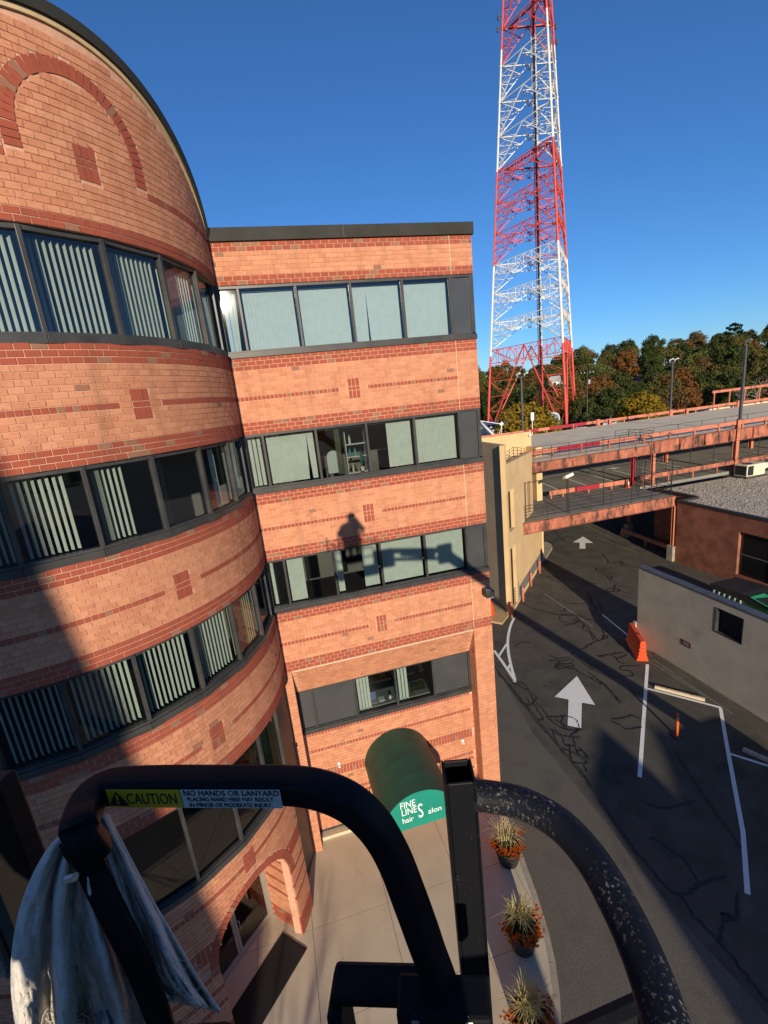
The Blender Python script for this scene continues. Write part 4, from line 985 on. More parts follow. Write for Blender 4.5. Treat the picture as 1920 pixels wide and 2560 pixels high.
m=MB(); m.prism([(21.35,-15.2),(44.9,-15.2),(44.9,17.15),(23,17.15),(23,13.5),(21.35,13.5)],4.3,4.47); m.build('roof',GRAV,t)
m=MB(); m.box(21.26,21.5,-15.3,13.65,4.452,4.62); m.box(21.5,23.0,13.4,13.64,4.452,4.62); m.box(22.9,23.15,13.64,17.2,4.452,4.62); m.build('roof_edge',mat('edge_black',(.02,.02,.022),(.035,.034,.034),rough=.6),t)
m=MB()
for i in range(2600):                           # loose stones proud of the roof gravel
    x,y=random.uniform(21.6,34),random.uniform(2,17)
    if x<23.1 and y>13.3: continue
    s=random.uniform(.018,.045); a=random.random()*3; m.obox((x,y,4.47+s*.3),Vector((math.cos(a),math.sin(a),.2))*s,Vector((-math.sin(a),math.cos(a),.1))*s*.7,Vector((-.2,0,1))*s*.5,random.random())
m.build('loose_gravel',mat('stone_pale',(.5,.45,.36),(.22,.19,.15),rough=.95,scale=3,tint=True),t,kind='stuff')
m=MB(); m.box(21.5,21.55,dy0,dy1,dz0,dz1); wdw=m.build('window',mat('window_black',(.01,.011,.012),rough=.12,spec=.5),t)
for a_ in ((21.46,21.52,7.2,7.24,dz0,dz1),(21.46,21.52,dy0,dy1,1.95,1.99)): m=MB(); m.box(*a_); m.build('glazing_bar',mat('bar_grey',(.14,.14,.14),rough=.6),wdw)
t=thing('rooftop_unit','cream rooftop air conditioning unit with dark coil panels on the gravel roof','air conditioner',(31.2,16.6,4.47))
m=MB(); m.box(30.45,32.3,15.95,17.0,4.62,5.55); m.build('cabinet',mat('cabinet_cream',(.68,.62,.47),(.6,.55,.42),rough=.5,scale=3),t,bevel=.02)
m=MB(); m.box(30.3,32.4,15.85,17.05,4.47,4.62); m.build('base_rail',FRAME,t)
m=MB(); m.box(30.44,30.45,16.02,16.93,4.7,5.45); m.build('coil_panel',mat('coil_black',(.015,.015,.016),rough=.7),t)
m=MB(); m.box(30.53,31.1,15.94,15.95,4.7,5.45); m.build('coil_panel',bpy.data.materials['coil_black'],t)
m=MB(); m.lathe([(.36,0),(.36,.03),(.3,.03),(.3,.005),(0,.005)],20,(31.1,16.5,5.55)); m.build('fan_cowl',FRAME,t)
m=MB(); m.extr([(32.3,16.0,5.5),(32.3,16.0,5.0),(32.75,16.0,5.15),(32.75,16.0,5.5)],(0,.9,0)); m.build('duct_hood',bpy.data.materials['cabinet_cream'],t)
m=MB(); m.tube([(24.4,15.2,4.47),(24.4,15.2,4.95)],.04,8); tag(pivot(m.build('vent_pipe',mat('pipe_dark',(.05,.05,.05),rough=.6)),(24.4,15.2,4.47)),'thin dark vent pipe rising from the gravel roof','pipe')
# ---- dumpster behind the stucco wall
DG=mat('dumpster_green',(.01,.085,.035),(.008,.06,.025),rough=.5,scale=3)
t=thing('dumpster','green dumpster with ribbed side and black lid behind the stucco wall','dumpster',(18.0,5.2,0))
m=MB(); m.extr([(17.2,4.0,.15),(17.2,7.0,.15),(17.1,7.2,1.35),(17.1,3.8,1.35)],(1.7,0,0)); m.build('body',DG,t,bevel=.02)
m=MB(); m.extr([(17.05,7.2,1.62),(17.05,5.4,1.75),(17.05,3.6,1.62),(17.05,3.6,1.36),(17.05,7.2,1.36)],(1.85,0,0)); m.build('lid',mat('lid_black',(.02,.021,.02),(.03,.03,.028),rough=.5),t,bevel=.02)
for i in range(6):
    m=MB(); m.box(17.02,17.1,5.4+i*.3,5.46+i*.3,.25,1.3); m.build('rib',mat('rib_grey',(.35,.4,.4),rough=.5),t)
m=MB(); m.extr([(17.0,3.5,1.45),(17.0,4.9,1.70),(17.9,4.9,1.72),(17.9,3.5,1.47)],(0,0,.03)); m.build('open_lid_flap',mat('flap_green',(.03,.35,.16),(.025,.3,.14),rough=.5),t)
for y in (4.2,6.8):
    m=MB(); m.tube([(17.2,y,.09),(18.7,y,.09)],.09,10); m.build('skid',FRAME,t)

# ================================================================== parking garage
SALM=mat('salmon_steel',(.56,.20,.12),(.46,.15,.09),rough=.75,scale=2.5,detail=8,c3=(.13,.06,.04),scale3=1.7,lo3=.54,hi3=.68,spec=.3)
RUST=mat('rusted_salmon_steel',(.50,.17,.10),(.30,.10,.06),rough=.85,scale=1.6,detail=9,lo=.35,hi=.6,c3=(.07,.035,.025),scale3=2.2,lo3=.48,hi3=.62,aniso=(1,1,.35))
CRIM=mat('crimson_steel',(.36,.02,.035),(.28,.015,.03),rough=.5,scale=3)  # second, darker red for some rail lengths and one column
PIPE=mat('black_pipe',(.02,.02,.022),(.03,.03,.03),rough=.5)
DECK=mat('deck_concrete',(.82,.66,.42),(.70,.56,.36),rough=.92,scale=.8,detail=8,c3=(.54,.46,.32),scale3=.4)
DECKD=mat('deck_asphalt',(.24,.225,.19),(.17,.16,.137),rough=.92,scale=.7,detail=8)
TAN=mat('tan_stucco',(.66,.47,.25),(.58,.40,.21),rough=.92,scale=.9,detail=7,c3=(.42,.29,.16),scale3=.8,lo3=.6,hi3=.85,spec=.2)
GAR=thing('parking_garage','two level concrete parking garage with rusty salmon steel girders','parking garage',(40,24,0))
m=MB(); m.prism([(9.35,14.0),(21.3,14.0),(21.3,17.5),(75,17.5),(75,32.3),(9.35,32.3)],4.62,4.88); m.build('lower_deck',DECKD,GAR)
m=MB(); m.prism([(11.5,16.22),(21.6,16.22),(21.6,17.6),(75,17.6),(75,32.3),(11.5,32.3)],8.06,8.33); m.build('upper_deck',DECK,GAR)
def ibeam(x0,x1,y,z0,z1,mt,par=GAR,name='girder',st=None,fl=.24):
    m=MB(); m.box(x0,x1,y-.012,y+.012,z0+.02,z1-.02); m.box(x0,x1,y-fl/2,y+fl/2,z1-.025,z1); m.box(x0,x1,y-fl/2,y+fl/2,z0,z0+.025); g=m.build(name,mt,par)
    if st:
        x=x0+st/2
        while x<x1: m=MB(); m.box(x-.04,x+.04,y-fl/2-.004,y-.013,z0+.026,z1-.026); m.build('stiffener',mt,g); x+=st
    return g
ibeam(9.2,21.35,13.85,4.12,4.87,RUST,name='front_beam',st=.0)
ibeam(11.45,21.65,16.1,7.66,8.33,RUST,name='front_beam')
ibeam(21.65,75,17.5,7.36,8.33,RUST,name='girder',st=2.45,fl=.3)
for y in (20.5,24,28,32.2):
    m=MB(); m.box(9.5,75,y-.1,y+.1,7.5,8.05); m.build('roof_beam',SALM,GAR)
    m=MB(); m.box(9.5,75,y-.1,y+.1,4.1,4.61); m.build('floor_beam',SALM,GAR)
COLS=[(21.34,13.86,0,4.12),(22.65,19.6,0,4.5),(21.77,18.3,4.88,8.05),(22.82,17.4,4.88,7.4),(31.05,17.5,0,9.05),(41.5,17.5,0,9.05),(52,17.5,0,9.05),(31,24.3,4.88,8.05),(41.5,24.3,4.88,8.05),(31,32,0,8.9),(41.5,32,0,8.9),(21,32,0,8.9),(14,32,0,8.9),(31,24.3,0,4.5),(41.5,24.3,0,4.5)]
for i,(x,y,a,b) in enumerate(COLS):
    m=MB(); s=.11 if i<4 else .15
    m.box(x-s,x+s,y-s,y-s+.025,a,b); m.box(x-s,x+s,y+s-.025,y+s,a,b); m.box(x-.012,x+.012,y-s+.025,y+s-.025,a,b); m.build('column',SALM if i!=2 else CRIM,GAR)
    if a==0 and y<30: m=MB(); m.box(x-.26,x+.26,y-.26,y+.26,-.02,1.15); m.build('pier',mat('pier_concrete',(.34,.3,.22),(.26,.23,.17),rough=.9,scale=3),GAR,bevel=.02)
# guard beams of the decks
def guard(x0,x1,y,z,par=GAR,crim=(),h=.3,post=2.4,zb=None,mt=SALM):
    m=MB(); m.box(x0,x1,y-.04,y+.04,z,z+h); g=m.build('guard_rail',mt,par)
    for a,b in crim: m=MB(); m.box(a,b,y-.046,y+.046,z-.004,z+h+.004); m.build('crimson_section',CRIM,g)
    x=x0+.3
    while x<x1: m=MB(); m.box(x-.06,x+.06,y-.06,y+.06,(zb if zb is not None else z-.32),z+h-.02); m.build('guard_post',mt,g); x+=post
    return g
guard(21.7,75,17.55,8.66,zb=8.33)
guard(13,75,32.2,8.62,zb=8.33,crim=((20.5,22.2),(23.5,28.2)),post=3.3)
for x in (29.6,39.4,49.2,59): m=MB(); m.box(x-.2,x+.2,32.0,32.35,8.33,9.05); m.build('guard_post',SALM,GAR)
guard(11.5,21.6,17.75,8.62,zb=8.33,crim=((14.5,18.2),))
guard(21.7,75,17.5,5.42,zb=4.88,mt=RUST,h=.33)
a=Vector((14.33,18.5,0));b=Vector((21.0,18.1,0))
m=MB(); m.bar(a+Vector((0,0,5.32)),b+Vector((0,0,5.32)),.08,.34); g=m.build('barrier_rail',SALM,GAR)
m=MB(); m.bar(a+(b-a)*.32+Vector((0,0,5.32)),a+(b-a)*.64+Vector((0,0,5.32)),.09,.345); m.build('crimson_section',CRIM,g)
for u in (.02,.17,.5,.8,.98): q=a+(b-a)*u; m=MB(); m.box(q.x-.05,q.x+.05,q.y-.05,q.y+.05,4.88,5.2); m.build('guard_post',SALM,g)
m=MB(); m.bar((22.24,19.86,.62),(21.9,14.3,.62),.09,.32); g=m.build('barrier_rail',SALM,GAR)
for u in (.05,.5,.97): m=MB(); m.box(22.24-.34*u-.06,22.24-.34*u+.06,19.86-5.56*u-.06,19.86-5.56*u+.06,0,.5); m.build('guard_post',SALM,g)
guard(48,75,34.5,10.1,zb=8.33); m=MB(); m.box(46,75,33,36,8.2,8.5); m.build('upper_ramp',DECK,GAR)
# black pipe railings
def railing(P,h=1.05,n=5,sp=1.6,par=GAR,r=.02,name='railing'):
    m=MB(); P=[Vector(p) for p in P]
    for k in range(n):
        z=h*(k+1)/n
        for a,b in zip(P,P[1:]): m.tube([a+Vector((0,0,z)),b+Vector((0,0,z))],r*.8,6)
    g=m.build(name,PIPE,par)
    for a,b in zip(P,P[1:]):
        L=(b-a).length; k=max(1,round(L/sp))
        for i in range(k+1): q=a+(b-a)*i/k; m=MB(); m.tube([q,q+Vector((0,0,h))],r,6); m.build('rail_post',PIPE,g)
    return g
railing([(9.6,14.1,4.88),(21.2,14.1,4.88),(21.2,16.6,4.88)])
railing([(11.7,16.3,8.33),(21.55,16.3,8.33),(21.55,18.6,8.33),(20.3,18.6,8.33)],sp=1.5)
railing([(21.3,18.3,8.33),(75,18.0,8.33)],h=.95,n=1,sp=2.3)
for q in ((9.75,14.25),(13.1,14.6),(16.0,14.6),(19.4,15.1),(21.15,14.0),(20.6,16.6),(21.6,16.9)):
    m=MB(); m.tube([(q[0],q[1],4.88),(q[0],q[1],7.5)],.028,6); m.build('fence_post',PIPE,GAR)
m=MB()
for a,b in (((9.75,14.25),(13.1,14.6)),((13.1,14.6),(16,14.6)),((16,14.6),(19.4,15.1)),((19.4,15.1),(21.15,14.0)),((21.15,14.0),(21.6,16.9))):
    m.tube([(a[0],a[1],7.45),(b[0],b[1],7.45)],.018,5)
m.build('fence_top_rail',PIPE,GAR)
for x in [21.9+i*2.35 for i in range(12)]:
    m=MB(); m.tube([(x,17.6,4.88),(x,17.6,7.36)],.025,6); m.build('fence_post',PIPE,GAR)
m=MB()
for z_ in (5.2,5.9): m.tube([(21.7,17.6,z_),(75,17.6,z_)],.012,5)
m.build('fence_wire',PIPE,GAR)
# deck markings
def dl(P,z,wd=.1,name='painted_line'): m=MB(); ribbon(m,P,wd,z); m.build(name,LINEW,GAR)
for i in range(14): x=22.5+i*2.6; dl([(x,27.6),(x+.3,31.8)],8.336)
for i in range(12): x=24+i*2.6; dl([(x,18.6),(x+.3,22.4)],8.336)
for x,y in ((23.7,27.2),(23.8,24.1)):
    m=MB(); m.sheet([(x-.2,y-.1),(x+1.0,y-.13),(x+1.0,y-.4),(x+2.0,y-.05),(x+1.0,y+.3),(x+1.0,y+.1),(x-.2,y+.12)],8.337); m.build('painted_arrow',LINEW,GAR)
for i in range(7): x=14+i*2.6; dl([(x,20.5),(x+.8,24.5)],4.886); dl([(x+3,27),(x+3.6,31)],4.886)
for i in range(8): x=26+i*2.6; dl([(x,19),(x+.5,22.5)],4.886)
m=MB(); m.sheet([(24.0,25.6),(25.6,25.2),(25.55,24.95),(26.5,25.0),(25.75,25.75),(25.68,25.45),(24.05,25.85)],4.887); m.build('painted_arrow',LINEW,GAR)
def cone(x,y,z,label):
    t=thing('traffic_cone',label,'traffic cone',(x,y,z))
    m=MB(); m.box(x-.18,x+.18,y-.18,y+.18,z,z+.035); m.build('base',ORANGE,t,bevel=.01)
    m=MB(); m.lathe([(.13,.035),(.028,.72),(.0,.72)],16,(x,y,z)); m.build('cone_body',ORANGE,t,smooth=False)
    m=MB(); m.lathe([(.095,.32),(.068,.5)],16,(x,y,z)); m.build('reflective_collar',WHITE,t)
    return t
cone(20.85,17.75,4.88,'orange traffic cone on the lower garage deck beside the red barrier rail'); cone(22.45,20.1,0,'orange traffic cone with white collar at the end of the ground level barrier rail')
# ---- tan stair tower
t=thing('stair_tower','tan stucco stair tower with narrow black openings beside the garage bridge','stair tower',(8.5,15,0))
A=Vector((6.79,11.31,0)); Dv=(Vector((13.27,17.98,0))-A).normalized(); Nv=Vector((-Dv.y,Dv.x,0))
def wp(poly,name='wall_panel',mt=TAN,off=0,th=.28):
    m=MB(); m.extr([A+Dv*s+Vector((0,0,z))+Nv*off for s,z in poly],Nv*th); return m.build(name,mt,t)
wp([(0,-.02),(.37,-.02),(.37,9.37),(.26,9.375),(.26,10.48),(0,10.48)])
wp([(.37,-.02),(1.58,-.02),(1.58,.2),(.37,.2)]); wp([(.37,4.17),(1.58,4.17),(1.58,5.22),(.37,5.22)]); wp([(.37,7.7),(1.58,7.7),(1.58,9.33),(.37,9.37)])
wp([(1.58,-.02),(6.62,-.02),(6.62,9.15),(1.58,9.33)]); wp([(6.62,-.02),(9.3,-.02),(9.3,4.1),(6.62,4.1)])
INSHADE=mat('interior_shade',(.008,.008,.008),rough=.8)  # black sheets paint the dark interior behind the tower openings
wp([(.33,.2),(1.62,.2),(1.62,4.2),(.33,4.2)],'interior_shade',INSHADE,.22,.02); wp([(.33,5.2),(1.62,5.2),(1.62,7.75),(.33,7.75)],'interior_shade',INSHADE,.22,.02)
m=MB(); m.box(6.79,7.04,11.65,20,-.02,10.48); m.build('side_wall',mat('shaded_side_stucco',(.50,.36,.22),(.42,.30,.18),rough=.92,scale=.6,detail=7),t)  # tan darkened on this wall: its shade is put into the colour
m=MB(); m.box(7.04,13.7,19.8,20.05,4.9,10.1); m.box(13.2,13.7,18.4,19.8,4.9,9.0); m.box(13.3,13.55,18.2,19.8,-.02,4.1); m.build('back_wall',TAN,t)
m=MB(); m.box(7.04,13.6,19.78,19.8,9.95,10.1); m.build('wall_cap',TAN,t)
m=MB(); m.prism([(7.05,12.2),(12.9,18.3),(12.9,19.7),(7.05,19.7)],4.3,4.5); m.prism([(7.05,12.2),(11.3,16.6),(11.3,19.7),(7.05,19.7)],7.9,8.1); m.build('landing',DECKD,t)
m=MB()
for i in range(14):
    z_=.3*i+.2
for i in range(12): m.prism([(8.6+i*.26,15.9),(8.86+i*.26,15.9),(8.86+i*.26,17.2),(8.6+i*.26,17.2)],.3+i*.33,.36+i*.33)
m.build('stair_treads',FRAME,t)
m=MB()
for z_ in (.35,.55,.75,.95,1.15): m.tube([A+Dv*.38+Nv*.1+Vector((0,0,z_)),A+Dv*1.57+Nv*.1+Vector((0,0,z_))],.018,6)
m.build('bar_gate',PIPE,t)
wp([(2.0,.35),(9.2,.35),(9.2,1.05),(2.0,1.05)],'stone_base_band',mat('band_stone',(.20,.18,.16),(.13,.12,.11),rough=.9,scale=5,detail=8),-.02,.03)
wp([(1.75,.15),(2.0,.15),(2.0,1.4),(1.75,1.4)],'metal_patch',mat('patch_grey',(.25,.28,.3),rough=.5),-.015,.03)
g=railing([(7.5,12.6,8.9),(9.2,14.6,8.9),(11.2,16.6,8.4)],par=t,h=.95,sp=1.1)
wp([(4.95,5.2),(5.75,5.2),(5.75,7.3),(4.95,7.3)],'mesh_door',mat('mesh_brown',(.42,.25,.14),(.35,.2,.11),rough=.8,scale=30),-.03,.03)
m=MB(); q=A+Dv*6.9+Vector((0,0,9.9)); m.lathe([(0,-.14),(.1,-.1),(.14,0),(.1,.1),(0,.14)],12,(13.55,19.7,9.85)); m.build('globe_lamp',mat('globe_white',(.7,.7,.68),rough=.3),t,smooth=True)
# tan slab and kerb beside the tower
m=MB(); m.prism([(6.75,11.45),(5.75,10.55),(4.2,12.3),(4.2,15),(6.75,15)],-.02,.12); struct(m.build('pavement',mat('tan_slab',(.46,.34,.17),(.38,.28,.14),rough=.9,scale=2)))
m=MB(); isl=[tuple(onz(1200+x/4.425,1060+y/4.425,0).xy) for x,y in ((692,1320),(740,1322),(790,1345),(800,1380),(770,1430),(715,1515),(690,1540))]; m.prism(isl,-.02,.14); struct(m.build('kerb_island',CURB))
# wall flood lamp on a post at the bridge
m=MB(); tt=thing('bridge_lamp','pale angled lamp head on a thin black post at the bridge railing','lamp',(13.1,14.5,4.88))
m.tube([(13.1,14.45,4.88),(13.1,14.45,7.35)],.03,8); m.build('post',PIPE,tt)
m=MB(); m.obox((13.0,14.3,7.45),Vector((.3,0,.08)),Vector((0,.17,-.05)),Vector((-.02,.03,.1))); m.build('lamp_head',mat('lamp_cream',(.72,.68,.55),rough=.4),tt,bevel=.03)
# ---- light poles on the garage
LP=mat('pole_grey',(.06,.06,.06),(.085,.085,.08),rough=.5)
def lightpole(x,y,z0,z1,label,rz=0):
    t=thing('light_pole',label,'light pole',(x,y,z0),rz=0)
    m=MB(); m.sweep([(x,y,z0),(x,y,z1)],[(-.085,-.085),(.085,-.085),(.085,.085),(-.085,.085)],(0,1,0)); m.build('pole',LP,t)
    m=MB(); m.box(x-.16,x+.16,y-.16,y+.16,z0,z0+.05); m.build('base_plate',LP,t)
    d=Vector((math.cos(rz),math.sin(rz),0))
    m=MB(); c=Vector((x,y,z1)); m.bar(c-d*.55,c+d*.55,.1); m.build('cross_arm',LP,t)
    for s in (-1,1):
        m=MB(); q=c+d*(.6*s)+Vector((0,0,.22)); m.bar(c+d*(.5*s),q,.05); n=Vector((-d.y,d.x,0)); m.obox(q+n*(-.15)+Vector((0,0,.08)),d*.14,n*.2+Vector((0,0,-.07)),Vector((0,0,.07))+n*.02); m.build('lamp_head',mat('head_dark',(.09,.09,.09),rough=.4) if z1>14.7 else mat('head_white',(.6,.6,.58),rough=.4),t,bevel=.02)
lightpole(31.25,17.5,9.05,14.8,'tall dark twin head light pole on the near garage girder column',R(35))
lightpole(39.35,32.15,9.05,14.3,'tall twin head light pole on the far edge of the upper garage deck',R(20))
lightpole(20.3,32.15,8.95,14.45,'twin head light pole in front of the radio tower',R(20))

# ================================================================== radio tower
TR_=mat('tower_red',(.66,.085,.055),(.55,.065,.045),rough=.6,scale=2); TW_=mat('tower_white',(.72,.71,.66),(.62,.61,.57),rough=.6,scale=2); TG_=mat('tower_cable_dark',(.10,.07,.065),(.05,.045,.045),rough=.7,scale=4)
TL_=[Vector((50.48,101.11,0)),Vector((58.51,77.92,0)),Vector((74.58,96.47,0))]; TC_=sum(TL_,Vector())/3
def tn(i,z): return TC_+(TL_[i]-TC_)*(1-.0062*z)+Vector((0,0,z))
ZP=[0,22.9]+[22.9+6.52*k for k in range(1,14)]
def tcol(z): return TR_ if (z<21 or 42<z<61.5 or z>84) else TW_
TOW=thing('radio_tower','tall red and white triangular steel lattice radio tower with central mast','radio tower',TC_)
for i in range(3):
    for z0,z1 in ((0,21.5),(21.5,42.3),(42.3,61.8),(61.8,84.6),(84.6,ZP[-1])):
        m=MB(); m.tube([tn(i,z0),tn(i,z1)],[.30-.0012*z0,.30-.0012*z1],8)
        for z in ZP:
            if z0<=z<z1: m.tube([tn(i,z)-Vector((0,0,.18)),tn(i,z)+Vector((0,0,.18))],.38-.0012*z,8)
        m.build('leg',tcol((z0+z1)/2),TOW)
for fi in range(3):
    ia,ib=fi,(fi+1)%3
    for z0,z1 in zip(ZP,ZP[1:]):
        m=MB(); A0,B0,A1,B1=tn(ia,z0),tn(ib,z0),tn(ia,z1),tn(ib,z1); mid=(A1+B1)/2; w1=.24 if z0<20 else .17; w2=.10
        m.bar(A0,mid,w1); m.bar(B0,mid,w1)
        m.bar(A1,B1,.16)
        dp=.30*(z1-z0) if z0>=20 else 3.2
        if z0<56:                               # trussed girts in the lower panels
            zl=z1-dp; a,b=tn(ia,zl),tn(ib,zl); m.bar(a,b,.13); n=10 if z0<20 else 8
            for k in range(n):
                u0,u1=k/n,(k+1)/n; p0=A1+(B1-A1)*u0; p1=A1+(B1-A1)*u1; q0=a+(b-a)*u0; q1=a+(b-a)*u1
                m.bar(p1,q1,w2); m.bar(p0 if k%2 else q0,q1 if k%2 else p1,w2)
        n=5 if z0<20 else 3
        for (P,Q) in ((A0,A1),(B0,B1)):         # redundant members between leg and diagonal
            prev=None
            for k in range(1,n+1):
                u=k/(n+1); lp_=P+(Q-P)*u; dg=P+(mid-P)*u
                m.bar(lp_,dg,w2)
                if prev: m.bar(prev[0],dg,w2*.8) if k%2 else m.bar(prev[1],lp_,w2*.8)
                prev=(lp_,dg)
            m.bar(prev[1],Q,w2)
        m.build('brace_panel',tcol((z0+z1)/2),TOW)
for z in (61.8,87.9):                           # inner work platforms
    m=MB(); P=[tn(i,z)*.999+TC_*.001 for i in range(3)]; P=[TC_+Vector((0,0,z))+(p-TC_-Vector((0,0,z)))*.8 for p in P]
    for i in range(3):
        m.bar(P[i],P[(i+1)%3],.45,.2)
        m.bar(P[i],TC_+Vector((0,0,z)),.18,.15)
    m.build('platform',TR_,TOW)
for z in (29.4,35.9,42.4,49,55.5,68.3,74.8,81.4):
    m=MB(); P=[tn(i,z-.8) for i in range(3)]; Q=[(P[i]+P[(i+1)%3])/2 for i in range(3)]
    for i in range(3): m.bar(Q[i],Q[(i+1)%3],.14); m.bar(Q[i],TC_+Vector((0,0,z-.8)),.1)
    m.build('inner_girt',tcol(z),TOW)
for z0,z1 in ((0,22),(22,42.3),(42.3,61.8),(61.8,84.6),(84.6,ZP[-1])):
    m=MB(); c=[TC_+Vector((.55*math.cos(a),.55*math.sin(a),0)) for a in (.3,2.4,4.5)]
    for q in c: m.bar(q+Vector((0,0,z0)),q+Vector((0,0,z1)),.12)
    z=z0
    while z<z1-.8:
        for i in range(3): m.bar(c[i]+Vector((0,0,z)),c[(i+1)%3]+Vector((0,0,z+.8)),.05)
        z+=.8
    M_=m.build('mast',tcol((z0+z1)/2),TOW)
    m=MB(); m.box(TC_.x-.22,TC_.x+.22,TC_.y-.15,TC_.y+.15,z0,z1); m.build('cable_run',TG_,M_)
m=MB(); m.lathe([(0,0),(.6,.15),(.9,.45)],16,(TC_.x-1.2,TC_.y-1.5,62.8)); m.build('microwave_dish',TG_,TOW)
for z,i in ((88.5,0),(90.5,0),(88.2,2),(85.5,2)):
    m=MB(); p=tn(i,z); o_=(p-TC_); o_.z=0; m.bar(p,p+o_.normalized()*.9,.1); m.obox(p+o_.normalized()*1.0,(.15,0,0),(0,.15,0),(0,0,.5)); m.build('antenna',TG_,TOW)

# ================================================================== hillside
def dirxy(px): d=ray(px,1280-0); d=ray(px,960); v=Vector((d.x,d.y,0)); return v.normalized()
def azof(v): return math.degrees(math.atan2(v.x,v.y))
def hillz(D,az):
    Hh=12+6.5*max(0,min(1,(az-22)/34))+2.2*math.sin(az*.35)+1.2*math.sin(az*.9+1)
    u=max(0,min(1,(D-135)/235)); u=u*u*(3-2*u); v=max(0,min(1,(D-420)/300)); return Hh*u*(1-.35*v)
HILL=mat('forest_floor',(.035,.035,.015),(.06,.045,.02),rough=.95,scale=.15)
m=MB(); V=[];F=[]; DD=[125,150,175,200,230,260,300,340,390,450,520,620,760,1000,1500]; AZ_=[-4+i*2 for i in range(48)]
for D in DD:
    for a in AZ_: V.append((CAM.x+D*math.sin(R(a)),CAM.y+D*math.cos(R(a)),hillz(D,a)-.02+(0 if D>125 else -.3)))
k=len(AZ_)
for i in range(len(DD)-1):
    for j in range(k-1): F.append((i*k+j,i*k+j+1,(i+1)*k+j+1,(i+1)*k+j))
m.add(V,F); struct(m.build('hillside',HILL,smooth=True))
# ---- trees: a few crowns, each used for many individuals
BARK=mat('bark',(.09,.07,.05),(.05,.04,.03),rough=.95,scale=3)
def crown_mesh(name,mt,seed,rx,rz,nclump,nleaf,ls,zc,flat=1.0):
    rnd=random.Random(seed); m=MB()
    for c in range(nclump):
        th=rnd.uniform(0,6.28); u=rnd.uniform(-.55,1); rr=math.sqrt(max(0,1-u*u))*rnd.uniform(.55,1.0)
        cc=Vector((rx*rr*math.cos(th),rx*rr*math.sin(th),zc+rz*u*rnd.uniform(.75,1.02))); cr=rnd.uniform(.20,.36)*rx; base=rnd.random()
        for l in range(nleaf):
            d=Vector((rnd.gauss(0,1),rnd.gauss(0,1),rnd.gauss(.25,1)*flat)).normalized(); p=cc+d*cr*rnd.uniform(.55,1.05)*Vector((1,1,.8)).length/1.62
            nrm=(d+Vector((rnd.gauss(0,.5),rnd.gauss(0,.5),rnd.gauss(.2,.5)))).normalized(); e=nrm.orthogonal().normalized(); g=nrm.cross(e); a=rnd.uniform(0,6.28); e2=e*math.cos(a)+g*math.sin(a); g2=nrm.cross(e2); s=ls*rnd.uniform(.6,1.3)
            m.add([p-e2*s,p-g2*s*.55+e2*s*.1,p+e2*s,p+g2*s*.55+e2*s*.1],[(0,1,2,3)],max(0,min(1,base*.7+rnd.random()*.3)))
    return m.mesh(name,mt)
def trunk_mesh(name,seed,h,r,rx,zc,rz):
    rnd=random.Random(seed); m=MB(); pts=[Vector((0,0,0))]; 
    for i in range(1,6): pts.append(Vector((rnd.gauss(0,.12)*i*.4,rnd.gauss(0,.12)*i*.4,h*i/5)))
    m.tube(pts,[r*(1-.14*i) for i in range(6)],7)
    for i in range(9):
        b=pts[2+i%4]; th=rnd.uniform(0,6.28); L=rnd.uniform(.5,.95)*rx; e=b+Vector((L*math.cos(th),L*math.sin(th),rnd.uniform(.3,.8)*rz)); md=(b+e)/2+Vector((0,0,.25*L)); m.tube([b,md,e],[r*.4,r*.22,r*.06],5)
    return m.mesh(name,BARK)
KINDS={
 'dark green':((.038,.052,.017),(.075,.092,.029)),'olive green':((.08,.078,.024),(.135,.12,.038)),'pale green':((.10,.115,.033),(.155,.16,.046)),
 'russet brown':((.11,.075,.03),(.17,.10,.04)),'orange':((.15,.075,.028),(.22,.095,.03)),'golden yellow':((.19,.13,.018),(.27,.18,.022))}
PROTO={}
for ki,(kn,(c1,c2)) in enumerate(KINDS.items()):
    lm=leafmat('leaf_'+kn.replace(' ','_'),c1,c2,.2)
    for v in range(2):
        PROTO[kn,v]=(crown_mesh('crown',lm,10*ki+v,5.3,5.0,54,64,.42,8.2),trunk_mesh('trunk',10*ki+v,9.5,.32,4.0,8.6,4))
CON=leafmat('leaf_pine',(.012,.024,.010),(.02,.036,.014),.1)
PROTO['pine',0]=(crown_mesh('crown',CON,99,3.2,3.0,22,60,.35,13,flat=.4),trunk_mesh('trunk',99,14,.3,2.6,13,2))
def tree(kn,x,y,z,sc,label,group=None,v=None,hs=1.0):
    cm,tm=PROTO[kn,random.randrange(2) if v is None else v]
    t=thing(kn.replace(' ','_')+'_tree',label,'tree',(x,y,z),group,rz=0)
    t.rotation_euler=(0,0,random.uniform(0,6.28)); t.scale=(sc,sc,sc*hs)
    for n_,me in (('crown',cm),('trunk',tm)):
        o=bpy.data.objects.new(n_,me); COL.objects.link(o); o.parent=t
    return t
GRP='trees on the wooded hillside'
LBL={k:f'{k} tree in the wood covering the hillside behind the garage' for k in KINDS}
rnd=random.Random(5)
AZ1,AZ2,AZ3=azof(dirxy(1450)),azof(dirxy(1676)),azof(dirxy(1862))
rows=[(132,6.2),(143,6.4),(156,6.8),(171,7.2),(188,7.6),(207,8.2),(229,8.8),(254,9.6),(283,10.6),(318,11.8),(360,13.5)]
